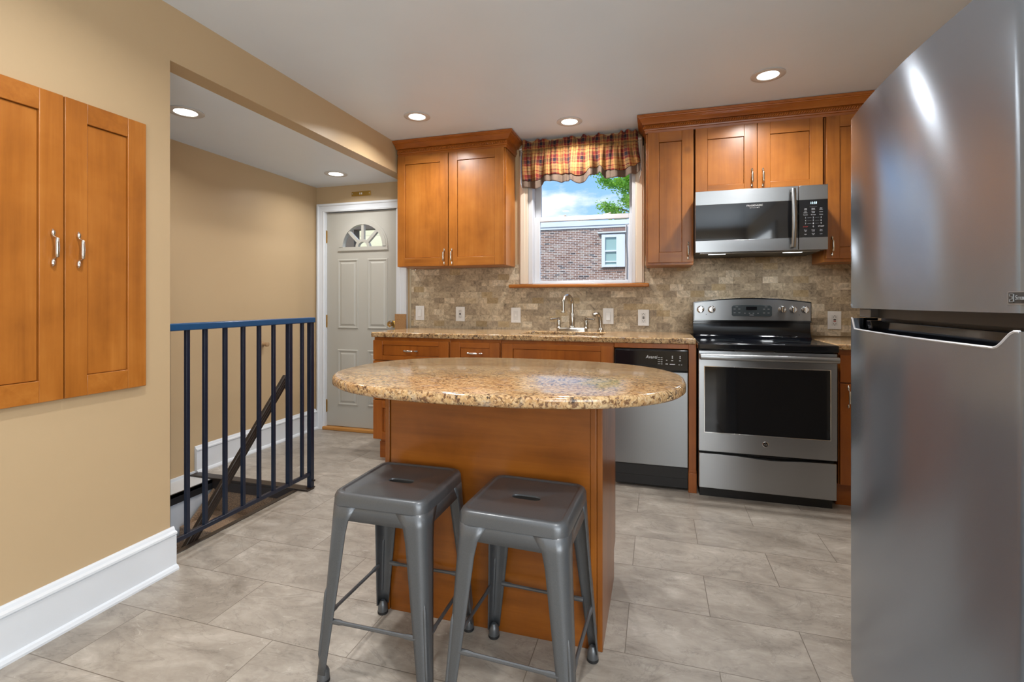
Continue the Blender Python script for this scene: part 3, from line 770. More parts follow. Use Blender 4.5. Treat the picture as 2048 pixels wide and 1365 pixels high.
# base cabinets
YBF = 3.06
fb = Frame('front', YBF + 0.02)
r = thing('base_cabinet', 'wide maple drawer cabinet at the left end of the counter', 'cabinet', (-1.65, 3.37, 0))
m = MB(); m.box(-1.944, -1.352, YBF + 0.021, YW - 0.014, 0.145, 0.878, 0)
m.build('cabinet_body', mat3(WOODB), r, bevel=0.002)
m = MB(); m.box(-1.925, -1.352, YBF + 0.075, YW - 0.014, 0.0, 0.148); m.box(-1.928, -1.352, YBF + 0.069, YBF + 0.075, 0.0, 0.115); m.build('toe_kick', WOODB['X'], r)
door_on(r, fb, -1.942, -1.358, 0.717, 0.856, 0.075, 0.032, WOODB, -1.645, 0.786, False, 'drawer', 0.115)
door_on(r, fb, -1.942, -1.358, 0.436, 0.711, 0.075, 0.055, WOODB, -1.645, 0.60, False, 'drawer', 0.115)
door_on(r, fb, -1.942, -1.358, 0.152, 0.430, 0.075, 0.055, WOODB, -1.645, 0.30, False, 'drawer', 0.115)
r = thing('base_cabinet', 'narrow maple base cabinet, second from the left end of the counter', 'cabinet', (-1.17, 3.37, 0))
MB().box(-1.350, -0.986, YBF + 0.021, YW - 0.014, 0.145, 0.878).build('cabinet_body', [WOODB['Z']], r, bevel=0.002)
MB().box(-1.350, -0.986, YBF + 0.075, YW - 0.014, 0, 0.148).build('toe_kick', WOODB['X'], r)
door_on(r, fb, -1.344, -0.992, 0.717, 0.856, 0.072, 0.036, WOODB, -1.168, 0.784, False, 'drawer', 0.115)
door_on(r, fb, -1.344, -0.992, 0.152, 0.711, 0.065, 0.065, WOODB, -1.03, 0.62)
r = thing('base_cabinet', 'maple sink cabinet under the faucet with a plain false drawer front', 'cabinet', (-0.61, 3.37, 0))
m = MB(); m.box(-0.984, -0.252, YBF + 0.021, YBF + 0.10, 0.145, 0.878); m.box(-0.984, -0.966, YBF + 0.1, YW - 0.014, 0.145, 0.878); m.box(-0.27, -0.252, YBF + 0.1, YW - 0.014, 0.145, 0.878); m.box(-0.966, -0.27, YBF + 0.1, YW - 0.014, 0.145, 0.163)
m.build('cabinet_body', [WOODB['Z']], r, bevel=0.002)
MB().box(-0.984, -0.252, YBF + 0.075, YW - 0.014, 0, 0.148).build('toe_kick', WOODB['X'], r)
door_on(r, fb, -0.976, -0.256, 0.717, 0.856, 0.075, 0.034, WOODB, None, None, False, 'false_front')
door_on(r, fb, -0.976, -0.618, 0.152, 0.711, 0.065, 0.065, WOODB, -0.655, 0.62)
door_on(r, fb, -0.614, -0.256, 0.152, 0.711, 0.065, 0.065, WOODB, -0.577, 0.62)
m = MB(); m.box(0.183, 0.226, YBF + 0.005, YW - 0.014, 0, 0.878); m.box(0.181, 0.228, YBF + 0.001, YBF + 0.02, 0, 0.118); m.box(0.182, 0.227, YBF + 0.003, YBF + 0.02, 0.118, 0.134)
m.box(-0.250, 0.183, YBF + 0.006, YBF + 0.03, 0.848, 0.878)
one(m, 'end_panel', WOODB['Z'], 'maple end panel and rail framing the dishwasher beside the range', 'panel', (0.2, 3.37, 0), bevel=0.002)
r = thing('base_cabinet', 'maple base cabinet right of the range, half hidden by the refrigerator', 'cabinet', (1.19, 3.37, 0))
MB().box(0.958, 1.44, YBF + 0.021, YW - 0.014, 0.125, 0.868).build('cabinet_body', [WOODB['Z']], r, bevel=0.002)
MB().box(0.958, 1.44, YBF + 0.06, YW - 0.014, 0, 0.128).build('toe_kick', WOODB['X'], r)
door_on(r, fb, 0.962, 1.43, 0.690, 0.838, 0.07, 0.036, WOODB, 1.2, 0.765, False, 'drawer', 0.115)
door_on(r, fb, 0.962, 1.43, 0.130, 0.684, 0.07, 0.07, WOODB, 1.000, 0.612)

# ------------------------------------------------------------------ worktops, sink, faucet
m = MB(); yc = 3.055; a0, a1, b0, b1 = -0.90, -0.34, 3.18, 3.50
for x0, x1, y_0, y_1 in ((-1.958, a0, yc, YW - 0.013), (a1, 0.224, yc, YW - 0.013), (a0, a1, yc, b0), (a0, a1, b1, YW - 0.013)): pass
xs, ys = [-1.958, a0, a1, 0.224], [yc, b0, b1, YW - 0.013]
def slab_grid(m, xs, ys, z0, z1, skip):
    V = {}
    def v(i, j, z):
        if (i, j, z) not in V: V[(i, j, z)] = m.bm.verts.new((xs[i], ys[j], z))
        return V[(i, j, z)]
    cells = [(i, j) for i in range(len(xs) - 1) for j in range(len(ys) - 1) if (i, j) not in skip]
    for i, j in cells:
        m.face([v(i, j, z1), v(i + 1, j, z1), v(i + 1, j + 1, z1), v(i, j + 1, z1)]); m.face([v(i, j, z0), v(i, j + 1, z0), v(i + 1, j + 1, z0), v(i + 1, j, z0)])
        for (di, dj), e in (((0, -1), ((0, 0), (1, 0))), ((0, 1), ((1, 1), (0, 1))), ((-1, 0), ((0, 1), (0, 0))), ((1, 0), ((1, 0), (1, 1)))):
            if (i + di, j + dj) not in cells:
                p, q = e; m.face([v(i + p[0], j + p[1], z0), v(i + q[0], j + q[1], z0), v(i + q[0], j + q[1], z1), v(i + p[0], j + p[1], z1)])
slab_grid(m, xs, ys, 0.878, 0.913, {(1, 1)})
one(m, 'worktop', GRANITE, 'long speckled gold granite worktop under the window, from the door to the range', 'worktop', (-0.87, 3.36, 0.878), bevel=0.007, seg=3)
one(MB().box(0.945, 1.44, 3.055, YW - 0.013, 0.868, 0.898), 'worktop', GRANITE, 'short granite worktop right of the range beside the refrigerator', 'worktop', (1.19, 3.36, 0.868), bevel=0.007, seg=3)
m = MB()
m.box(a0, a0 + 0.008, b0, b1, 0.70, 0.8775); m.box(a1 - 0.008, a1, b0, b1, 0.70, 0.8775); m.box(a0 + 0.008, a1 - 0.008, b0, b0 + 0.008, 0.70, 0.8775); m.box(a0 + 0.008, a1 - 0.008, b1 - 0.008, b1, 0.70, 0.8775); m.box(a0 + 0.008, a1 - 0.008, b0 + 0.008, b1 - 0.008, 0.70, 0.708)
r = one(m, 'sink', STEEL, 'stainless undermount sink bowl set in the worktop below the window', 'sink', (-0.62, 3.34, 0.70), bevel=0.002)
m = MB(); m.lathe([(0.04, 0), (0.04, 0.004), (0.02, 0.002)], (-0.62, 3.34, 0.708)); m.build('drain', CHROME, r)

FY, FZ = 3.582, 0.913
r = thing('kitchen_faucet', 'tall gooseneck nickel faucet with two lever handles under the window', 'faucet', (-0.597, FY, FZ))
m = MB(); pl = []
for k in range(24):
    a = 2 * math.pi * k / 24; pl.append((-0.597 + (0.085 if math.cos(a) > 0 else -0.085) + 0.030 * math.cos(a), FY + 0.030 * math.sin(a)))
m.loft([[(x, y, FZ) for x, y in pl], [(x, y, FZ + 0.018) for x, y in pl], [(-0.597 + (x + 0.597) * 0.95, FY + (y - FY) * 0.8, FZ + 0.026) for x, y in pl]])
m.build('base_plate', FAUCET, r)
m = MB()
m.lathe([(0.024, 0.022), (0.024, 0.030), (0.019, 0.038), (0.021, 0.060), (0.0225, 0.085), (0.019, 0.115), (0.0135, 0.135)], (-0.597, FY, FZ), n=20)
pts = [(-0.597, FY, FZ + 0.13), (-0.597, FY, FZ + 0.19)]
tip = (-0.640, FY - 0.13)
for k in range(0, 13):
    a = math.pi * k / 12 * 0.97; f = (1 - math.cos(a)) / 2
    pts.append((-0.597 + (tip[0] + 0.597) * f, FY + (tip[1] - FY) * f, FZ + 0.20 + 0.062 * math.sin(a)))
pts += [(tip[0], tip[1], FZ + 0.175), (tip[0], tip[1], FZ + 0.145)]
m.tube(pts, [0.0135] * 2 + [0.0125] * 13 + [0.0125, 0.0125], 14)
m.lathe([(0.0125, 0.0), (0.015, -0.004), (0.016, -0.010), (0.0125, -0.012)], (tip[0], tip[1], FZ + 0.15), n=16)
m.build('spout', FAUCET, r)
for sx, tipx in ((-0.697, -0.752), (-0.494, -0.437)):
    m = MB(); m.lathe([(0.022, 0.020), (0.022, 0.026), (0.015, 0.034), (0.018, 0.055), (0.013, 0.078), (0.010, 0.083), (0.013, 0.088), (0.013, 0.098), (0.004, 0.104)], (sx, FY, FZ), n=18)
    m.tube([(sx, FY - 0.004, FZ + 0.092), (sx + (tipx - sx) * 0.5, FY - 0.012, FZ + 0.092), (tipx, FY - 0.02, FZ + 0.088)], [0.005, 0.0065, 0.009], 10); m.ball((tipx, FY - 0.02, FZ + 0.088), 0.009)
    m.build('lever_handle', FAUCET, r)
r = thing('side_sprayer', 'nickel side sprayer standing right of the gooseneck faucet', 'sprayer', (-0.390, FY, FZ))
m = MB(); m.lathe([(0.024, 0.0), (0.024, 0.012), (0.017, 0.020), (0.0145, 0.03)], (-0.390, FY, FZ), n=18); m.build('sprayer_base', FAUCET, r)
m = MB(); m.tube([(-0.390, FY, FZ + 0.028), (-0.391, FY, FZ + 0.07), (-0.395, FY - 0.004, FZ + 0.105), (-0.405, FY - 0.018, FZ + 0.128), (-0.420, FY - 0.034, FZ + 0.130), (-0.432, FY - 0.044, FZ + 0.118)], [0.0135, 0.015, 0.015, 0.015, 0.0165, 0.017], 14); m.build('spray_head', FAUCET, r)

# ------------------------------------------------------------------ wall plates
fw = Frame('front', YW - 0.012)
def plate(u, z, kind, label, w=0.078, h=0.118):
    r = thing('light_switch' if kind == 'switch' else 'wall_outlet', label, 'switch' if kind == 'switch' else 'outlet', (u, YW - 0.012, z), 'switches and outlets on the tiles')
    m = MB(); fw.box(m, u - w / 2, u + w / 2, z - h / 2, z + h / 2, 0.0005, 0.006); m.build('cover_plate', PLASTIC, r, bevel=0.002)
    m = MB(); fw.box(m, u - 0.0175, u + 0.0175, z - 0.034, z + 0.034, 0.006, 0.0072)
    f = m.build('device_face', PLASTIC2, r, bevel=0.0008)
    if kind == 'switch':
        m = MB(); p = [fw.pt(u - 0.014, z - 0.029, 0.0072), fw.pt(u + 0.014, z - 0.029, 0.0072), fw.pt(u + 0.014, z + 0.029, 0.0072), fw.pt(u - 0.014, z + 0.029, 0.0072)]
        q = [fw.pt(u - 0.013, z - 0.028, 0.0135), fw.pt(u + 0.013, z - 0.028, 0.0135), fw.pt(u + 0.013, z + 0.028, 0.0085), fw.pt(u - 0.013, z + 0.028, 0.0085)]
        m.loft([p, q]); m.build('rocker', PLASTIC, f, smooth=False)
    elif kind == 'dimmer':
        m = MB(); fw.box(m, u - 0.007, u + 0.007, z - 0.010, z + 0.012, 0.0072, 0.010); m.build('toggle', PLASTIC, f, bevel=0.001)
    else:
        for s_ in (1, -1):
            m = MB()
            for dx in (-0.007, 0.007): fw.box(m, u + dx - 0.0012, u + dx + 0.0012, z + s_ * 0.022 - 0.004, z + s_ * 0.022 + 0.004, 0.0072, 0.0076)
            fw.box(m, u - 0.0025, u + 0.0025, z + s_ * 0.030 - 0.002, z + s_ * 0.030 + 0.002, 0.0072, 0.0076)
            m.build('socket_slots', SLOT, f, smooth=False)
        m = MB(); fw.box(m, u - 0.007, u + 0.007, z + 0.0015, z + 0.008, 0.0072, 0.0086); m.build('test_button', SLOT, f)
        m = MB(); fw.box(m, u - 0.007, u + 0.007, z - 0.008, z - 0.0015, 0.0072, 0.0086); m.build('reset_button', REDBTN if kind == 'red' else SLOT, f)
    for s_ in (1, -1):
        m = MB(); m.lathe([(0.003, 0.0), (0.003, 0.001)], fw.pt(u, z + s_ * 0.049, 0.006), (0, -1, 0), 10); m.build('screw', PLASTIC2, r)
    return r
plate(-1.884, 1.037, 'switch', 'white rocker switch at the left end of the backsplash by the door')
plate(-1.523, 1.031, 'outlet', 'white outlet on the tiles under the left wall cabinet')
plate(-1.055, 1.025, 'dimmer', 'white small-toggle switch on the tiles left of the faucet, below the sill corner')
plate(-0.342, 1.023, 'switch', 'white rocker switch just right of the faucet sprayer')
plate(-0.090, 1.014, 'outlet', 'white outlet left of the range below the window sill corner')
plate(1.120, 1.008, 'red', 'white outlet with a red button right of the range')

# ------------------------------------------------------------------ door-side plaque and brass plate
one(MB().box(-2.108, -2.004, YW - 0.036, YW - 0.024, 0.895, 1.028), 'stone_sample', CORK, 'square speckled tan tile standing against the white door casing behind the worktop end', 'tile', (-2.056, YW - 0.03, 0.895), bevel=0.002)
r = one(MB().box(-2.547, -2.358, YW - 0.008, YW - 0.0005, 2.048, 2.088), 'brass_plate', BRASS, 'small engraved brass plate on the wall above the entrance door', 'plate', (-2.45, YW, 2.048), bevel=0.003)
for x in (-2.537, -2.368):
    m = MB(); m.lathe([(0.005, 0), (0.005, 0.002), (0.002, 0.003)], (x, YW - 0.008, 2.068), (0, -1, 0), 12); m.build('screw', CHROME, r)
for x in (-2.462, -2.445): MB().box(x - 0.004, x + 0.004, YW - 0.0095, YW - 0.008, 2.060, 2.076).build('engraved_mark', PRINT, r)
m = MB(); m.lathe([(0.022, 0.0), (0.022, 0.006), (0.012, 0.010), (0.012, 0.035), (0.017, 0.038), (0.017, 0.055), (0.008, 0.058)], (XS, 3.054, 0.803), (1, 0, 0), 18)
r = one(m, 'door_stop', plain('tan_wood_knob', (0.36, 0.23, 0.12), 0.5), 'small tan wooden knob on the stair wall behind the railing', 'knob', (XS, 3.054, 0.803))
# ------------------------------------------------------------------ range
X0, X1, YS = 0.232, 0.926, 2.984
r = thing('electric_range', 'freestanding stainless electric range with black glass cooktop between dishwasher panel and refrigerator', 'range', (0.579, 3.28, 0))
m = MB(); m.box(X0 + 0.004, X1 - 0.004, YS + 0.045, 3.60, 0.062, 0.855); m.box(X0 + 0.010, X1 - 0.006, YS + 0.060, 3.55, 0.0, 0.062); m.build('range_body', BLACKM, r, bevel=0.002)
m = MB()
top = [(X0 + 0.002 + (X1 - X0 - 0.004) * k / 24, 0.264 - 0.012 * math.exp(-((k - 13) / 5.0) ** 2) - 0.003 * k / 24) for k in range(25)]
m.prism([(X0 + 0.002, 0.066)] + [(X1 - 0.002, 0.062)][:0] + top[:] + [(X1 - 0.002, 0.064)], 'Y', YS + 0.004, YS + 0.045)
m.build('storage_drawer', STEEL, r, bevel=0.003)
m = MB(); fr_ = Frame('front', YS + 0.045)
gx0, gx1, gz0, gz1 = 0.264, 0.893, 0.386, 0.761
m.box(X0 + 0.002, gx0, YS, YS + 0.045, 0.279, 0.850); m.box(gx1, X1 - 0.002, YS, YS + 0.045, 0.279, 0.850); m.box(gx0, gx1, YS, YS + 0.045, 0.279, gz0); m.box(gx0, gx1, YS, YS + 0.045, gz1, 0.850)
d = m.build('oven_door', STEEL, r, smooth=False)
m = MB(); m.box(gx0, gx1, YS + 0.0035, YS + 0.02, gz0, gz1); m.build('oven_window', GLASSB, d, smooth=False)
m = MB(); e = 0.003
for q in ((gx0 - e, gx1 + e, gz0 - e, gz0 + 0.001), (gx0 - e, gx1 + e, gz1 - 0.001, gz1 + e), (gx0 - e, gx0 + 0.001, gz0, gz1), (gx1 - 0.001, gx1 + e, gz0, gz1)): m.box(q[0], q[1], YS - 0.0015, YS + 0.004, q[2], q[3])
m.build('window_bezel', CHROME, d, bevel=0.001)
m = MB()
sec = [(0.012 * math.cos(2 * math.pi * k / 16), 0.017 * math.sin(2 * math.pi * k / 16)) for k in range(16)]
m.loft([[(x, YS - 0.050 + a - 0.004 * (1 - ((x - 0.579) / 0.34) ** 2), 0.821 + b) for a, b in sec] for x in [X0 + 0.006 + (X1 - X0 - 0.012) * k / 12 for k in range(13)]])
for x in (X0 + 0.018, X1 - 0.018): m.box(x - 0.014, x + 0.014, YS - 0.046, YS + 0.001, 0.806, 0.836)
m.build('oven_handle', STEEL, d, bevel=0.002)
m = MB(); m.lathe([(0.0155, 0.0), (0.0155, 0.003), (0.013, 0.0045), (0.0125, 0.003), (0.0, 0.003)], (0.578, YS, 0.340), (0, -1, 0), 28)
em = m.build('round_emblem', CHROME, d)
m = MB(); m.lathe([(0.0120, 0.003), (0.0120, 0.0036)], (0.578, YS, 0.340), (0, -1, 0), 24); m.build('emblem_disc', BLACKG, em)
lettering('emblem_monogram', 'GE', 0.0145, CHROME, em, (0.578, YS - 0.0038, 0.340), slant=0.25)
# cooktop with raised rim
m = MB(); m.box(X0 - 0.004, X1 + 0.006, YS - 0.012, 3.47, 0.856, 0.896); ck = m.build('cooktop', BLACKG, r, bevel=0.008, seg=3)
for x, y, q in ((0.40, 3.12, 0.085), (0.76, 3.12, 0.105), (0.40, 3.34, 0.075), (0.76, 3.34, 0.075)):
    m = MB(); m.lathe([(q, 0), (q, 0.0006), (q - 0.003, 0.0006), (q - 0.003, 0)], (x, y, 0.896), n=40, cap=False); m.build('burner_ring', GREYDISP, ck)
m = MB(); m.box(0.42, 0.62, YS - 0.010, YS, 0.851, 0.857); m.build('vent_slot', SLOT, ck)
# backguard: black lower scoop, arched stainless control panel
bg0, bg1, YG = X0 + 0.004, X1 + 0.004, 3.452
m = MB()
sc = [(3.43, 0.890), (3.455, 0.905), (3.475, 0.94), (3.480, 0.995), (3.462, 1.002), (3.462, 1.0), (3.60, 1.0), (3.60, 0.89)]
m.prism(sc, 'X', bg0, bg1)
arc = [(bg0 + (bg1 - bg0) * k / 24, 1.1275 + 0.027 * (1 - ((k - 12) / 12) ** 2)) for k in range(25)]
m.prism([(bg0, 0.998)] + arc + [(bg1, 0.998)], 'Y', YG + 0.004, 3.60)
bg = m.build('backguard', BLACKG, r, bevel=0.004)
m = MB(); arc2 = [(bg0 + 0.006 + (bg1 - bg0 - 0.012) * k / 24, 1.1205 + 0.027 * (1 - ((k - 12) / 12) ** 2)) for k in range(25)]
m.prism([(bg0 + 0.006, 1.010)] + arc2 + [(bg1 - 0.006, 1.010)], 'Y', YG - 0.003, YG + 0.006)
cp = m.build('control_panel', STEEL, bg, smooth=False)
m = MB(); m.prism([(0.470, 1.043), (0.480, 1.037), (0.696, 1.037), (0.706, 1.043), (0.706, 1.098), (0.694, 1.106), (0.64, 1.109), (0.53, 1.109), (0.48, 1.106), (0.470, 1.098)], 'Y', YG - 0.0055, YG - 0.003)
dp = m.build('display_panel', GREYDISP, cp, bevel=0.001)
m = MB(); m.box(0.555, 0.618, YG - 0.0065, YG - 0.0054, 1.078, 1.099); m.build('display_window', BLACKG, cp, smooth=False)
keys = [(x - 0.006, x + 0.006, z - 0.0022, z + 0.0022) for x in (0.487, 0.515, 0.66, 0.686) for z in (1.058, 1.083)]
keys += [(x - 0.004, x + 0.004, 1.054, 1.058) for x in (0.548, 0.575, 0.598, 0.625)] + [(x - 0.008, x + 0.008, 1.0965, 1.099) for x in (0.50, 0.672)] + [(0.575, 0.600, 1.042, 1.047)]
for q in keys: MB().box(q[0], q[1], YG - 0.0062, YG - 0.0054, q[2], q[3]).build('touch_key', GREYPRINT, dp, smooth=False)
for x in (0.280, 0.348, 0.764, 0.826, 0.892):
    m = MB(); m.lathe([(0.0235, 0.0), (0.0235, 0.006), (0.020, 0.010), (0.0185, 0.022), (0.015, 0.025), (0.0, 0.0255)], (x, YG - 0.003, 1.080), (0, -1, 0), 26)
    m.box(x - 0.0045, x + 0.0045, YG - 0.034, YG - 0.024, 1.060, 1.101)
    m.build('control_knob', CHROME, cp, bevel=0.0015)
for x in (0.315, 0.860):
    m = MB(); m.lathe([(0.0028, 0.0), (0.0028, 0.001)], (x, YG - 0.003, 1.047), (0, -1, 0), 10); m.build('indicator_light', SLOT, cp)

# ------------------------------------------------------------------ microwave hung under the cabinet
YM = 3.22; mx0, mx1, mz0, mz1, xs_ = 0.232, 0.951, 1.434, 1.811, 0.800
r = thing('microwave_oven', 'stainless over-the-range microwave under the short maple cabinet', 'microwave', (0.59, 3.44, 1.434))
MB().box(mx0 + 0.005, mx1 - 0.003, YM + 0.032, YW - 0.014, mz0, 1.799).build('microwave_body', BLACKM, r, bevel=0.003)
m = MB(); m.box(mx0, xs_ - 0.002, YM, YM + 0.03, 1.726, mz1); m.box(mx0, xs_ - 0.002, YM, YM + 0.03, mz0, 1.5065); m.box(mx0, xs_ - 0.002, YM + 0.004, YM + 0.03, 1.5065, 1.726)
d = m.build('microwave_door', STEEL, r, bevel=0.0012)
MB().box(mx0 + 0.001, xs_ - 0.003, YM + 0.0005, YM + 0.005, 1.5068, 1.7257).build('door_window', GLASSB, d, smooth=False)
lettering('door_lettering', 'FRIGIDAIRE', 0.0150, PRINT, d, (0.565, YM, 1.7085), squeeze=1.18)
lettering('door_lettering', 'G A L L E R Y', 0.0085, PRINT, d, (0.565, YM, 1.6955), squeeze=1.1)
m = MB(); pts = []
for k in range(17):
    t = -1 + 2 * k / 16; pts.append((0.770 - 0.004, YM - 0.048 + 0.018 * t * t, 1.6205 + 0.172 * t))
sec = [(0.0125 * math.cos(2 * math.pi * k / 14), 0.007 * math.sin(2 * math.pi * k / 14)) for k in range(14)]
m.loft([[(p[0] + a, p[1] + b, p[2]) for a, b in sec] for p in pts])
for z in (1.458, 1.783): m.box(0.757, 0.775, YM - 0.032, YM + 0.001, z - 0.010, z + 0.010)
m.build('door_handle', STEEL, d, bevel=0.002)
m = MB(); m.box(xs_ + 0.001, mx1, YM, YM + 0.03, 1.726, mz1); m.box(xs_ + 0.001, mx1, YM, YM + 0.03, mz0, 1.5065); m.box(xs_ + 0.001, mx1, YM + 0.004, YM + 0.03, 1.5065, 1.726)
c_ = m.build('control_column', STEEL, r, bevel=0.0012)
MB().box(xs_ + 0.0015, mx1 - 0.001, YM + 0.0005, YM + 0.005, 1.5068, 1.7257).build('control_glass', BLACKG, c_, smooth=False)
lettering('clock_digits', '10:58', 0.020, CLOCK, c_, (0.876, YM, 1.706), squeeze=0.82, slant=0.12)
rows = [(1.6845, ('- - - - - - - - - -',)), (1.671, ('Auto\nCook', 'Sensor\nReheat', 'Melt\nSoften')), (1.6535, ('Auto\nDefrost', 'Sensor\nCook', 'Snacks')), (1.638, ('Popcorn', 'Beverage', 'Potato')),
        (1.621, ('1', '2', '3')), (1.604, ('4', '5', '6')), (1.587, ('7', '8', '9')), (1.569, ('STOP', '0', 'START')), (1.546, ('Timer\nSet', 'Power\nLevel', 'Vent\nHi Lo')), (1.525, ('Light', 'Clock\nSet', 'Lock'))]
for z, names in rows:
    for x, s_ in zip((0.836, 0.876, 0.916) if len(names) == 3 else (0.876,), names):
        big = s_.isdigit()
        lettering('keypad_print', s_, 0.0125 if big else (0.0105 if s_ in ('STOP', 'START') else 0.0066), REDPRINT if s_ == 'STOP' else PRINT, c_, (x, YM, z))
m = MB()
for z in (1.621, 1.604, 1.587):
    for x in (0.856, 0.896): m.box(x - 0.010, x + 0.010, YM - 0.0002, YM + 0.0006, z - 0.0004, z + 0.0004)
m.build('keypad_lines', GREYPRINT, c_, smooth=False)
for x in (0.37, 0.80): MB().box(x - 0.05, x + 0.05, 3.34, 3.375, mz0 - 0.002, mz0 + 0.001).build('hood_light', HOODLENS, r, smooth=False)
m = MB(); m.box(mx0 + 0.03, mx1 - 0.03, YM + 0.04, YM + 0.085, mz0 - 0.004, mz0); m.build('grease_vent', STEEL, r, bevel=0.001)
for x in (0.37, 0.80):
    dl = bpy.data.lights.new('hood_lamp', 'AREA'); dl.shape = 'RECTANGLE'; dl.size = 0.1; dl.size_y = 0.035; dl.energy = 1.0; dl.color = (0.93, 0.97, 1)
    lo_ = bpy.data.objects.new('hood_lamp', dl); C.objects.link(lo_); lo_.parent = r; lo_.location = Vector((x, 3.357, mz0 - 0.006)) - Vector(r.location)

# ------------------------------------------------------------------ dishwasher
r = thing('dishwasher', 'stainless dishwasher with black control strip beside the range', 'dishwasher', (-0.034, 3.37, 0))
MB().box(-0.243, 0.178, YBF + 0.012, YW - 0.03, 0.02, 0.842).build('dishwasher_tub', BLACKM, r)
MB().box(-0.245, 0.180, YBF - 0.004, YBF + 0.012, 0.145, 0.712).build('door_panel', DWSTEEL, r, bevel=0.004)
cp = MB().box(-0.247, 0.181, YBF - 0.006, YBF + 0.012, 0.716, 0.840).build('control_panel', BLACKG, r, bevel=0.005)
lettering('panel_lettering', 'Avanti', 0.027, PRINT, cp, (-0.029, YBF - 0.0065, 0.797), squeeze=0.95, slant=0.2)
f_ = YBF - 0.0066; marks = []
for k in range(4): marks += [(0.028, 0.034, 0.7925 - 0.0125 * k, 0.7975 - 0.0125 * k), (0.008, 0.024, 0.7940 - 0.0125 * k, 0.7962 - 0.0125 * k)]
for x in (0.091, 0.135): marks += [(x - 0.003, x + 0.003, 0.802, 0.808), (x - 0.003, x + 0.003, 0.792, 0.798), (x - 0.006, x + 0.004, 0.778, 0.781)]
marks += [(0.055, 0.062, 0.779, 0.782), (0.052, 0.066, 0.756, 0.760), (0.076, 0.106, 0.7555, 0.7585), (0.126, 0.132, 0.754, 0.757), (0.140, 0.146, 0.754, 0.757)]
for q in marks: MB().box(q[0], q[1], f_, f_ + 0.001, q[2], q[3]).build('panel_print', PRINT, cp, smooth=False)
MB().box(-0.16, 0.00, YBF - 0.010, YBF - 0.004, 0.744, 0.749).build('pocket_handle', BLACKG, cp, bevel=0.002)
m = MB(); m.box(-0.245, 0.180, YBF + 0.01, YBF + 0.05, 0.075, 0.140); m.box(-0.245, 0.180, YBF + 0.06, YBF + 0.10, 0.0, 0.075); m.build('kick_plate', BLACKM, r, bevel=0.002)

# ------------------------------------------------------------------ refrigerator (faces the left wall)
FX, F0, F1, FT = 0.548, 0.935, 1.668, 1.662
r = thing('refrigerator', 'large stainless top-freezer refrigerator filling the right edge', 'refrigerator', (0.9, 1.30, 0))
MB().box(FX + 0.075, 1.27, F0 + 0.008, F1 - 0.008, 0.03, FT - 0.01).build('refrigerator_body', plain('grey_side_panel', (0.16, 0.16, 0.165), 0.4, 0.3), r, bevel=0.006)
def bow(y):
    t = (y - (F0 + F1) / 2) / ((F1 - F0) / 2)
    return 0.024 * (1 - t * t)
def fridge_door(z0, z1, dip):
    mb = MB(); ys = []; rad = 0.022
    N = 64
    prof = []
    for k in range(7):
        pass
    pts = []
    for k in range(8):                       # near rounded edge
        a = math.pi / 2 * k / 7; pts.append((F0 + rad * (1 - math.cos(a)), rad * (1 - math.sin(a))))
    for k in range(1, N): pts.append((F0 + rad + (F1 - F0 - 2 * rad) * k / N, 0.0))
    for k in range(8):
        a = math.pi / 2 * k / 7; pts.append((F1 - rad * (1 - math.sin(a)), rad * (1 - math.cos(a))))
    front = [(FX - bow(y) + q, y) for y, q in pts]
    front = [(FX + 0.072, F0)] + front + [(FX + 0.072, F1)]
    def ztop(y):
        if not dip: return z1
        def ss(a, b, t): t = max(0, min(1, (t - a) / (b - a))); return t * t * (3 - 2 * t)
        return z1 - dip * ss(F0 + 0.030, F0 + 0.075, y) * (1 - ss(F1 - 0.062, F1 - 0.030, y))
    back = FX + 0.072
    zs = [0, 0.03, 0.25, 0.5, 0.75, 0.97, 1]
    grid = [[mb.bm.verts.new((x, y, z0 + (ztop(y) - z0) * t)) for x, y in front] for t in zs]
    for a, b in zip(grid, grid[1:]):
        for i in range(len(front) - 1): mb.face([a[i], a[i + 1], b[i + 1], b[i]])
    lip = 0.014 if dip else back - FX
    for row, sgn in ((grid[0], -1), (grid[-1], 1)):
        deep = [mb.bm.verts.new((max(v.co.x, (min(v.co.x + lip, back) if sgn > 0 and dip else back)), v.co.y, v.co.z)) for v in row]
        for i in range(len(row) - 1): mb.face([row[i], row[i + 1], deep[i + 1], deep[i]])
        if sgn > 0 and dip:
            low = [mb.bm.verts.new((v.co.x, v.co.y, v.co.z - 0.03)) for v in deep]
            for i in range(len(row) - 1): mb.face([deep[i], deep[i + 1], low[i + 1], low[i]])
    return mb
ud = fridge_door(1.112, FT, 0).build('freezer_door', FRIDGE, r, angle=50)
ld = fridge_door(0.045, 1.083, 0.030).build('fridge_door', FRIDGE, r, angle=50)
# bright lip line and black pull recess on the lower door
m = MB(); pts = []
def ss(a, b, t): t = max(0, min(1, (t - a) / (b - a))); return t * t * (3 - 2 * t)
for k in range(81):
    y = F0 + 0.024 + (F1 - F0 - 0.05) * k / 80
    pts.append((FX - bow(y) + 0.001, y, 1.083 - 0.030 * ss(F0 + 0.030, F0 + 0.075, y) * (1 - ss(F1 - 0.062, F1 - 0.030, y))))
m.tube(pts, 0.0024, 6); m.build('lip_trim', LIP, ld)
m = MB()
m.box(FX + 0.030, FX + 0.070, F0 + 0.030, F1 - 0.032, 1.000, 1.078)
m.prism([(FX - 0.006, 1.046), (FX + 0.032, 1.036), (FX + 0.032, 1.030), (FX - 0.006, 1.030)], 'Y', F0 + 0.07, F1 - 0.07)
m.prism([(FX + 0.006, 1.079), (FX + 0.034, 1.079), (FX + 0.034, 1.030), (FX + 0.014, 1.040)], 'Y', F1 - 0.130, F1 - 0.105)
m.build('pull_recess', BLACKG, ld, bevel=0.002)
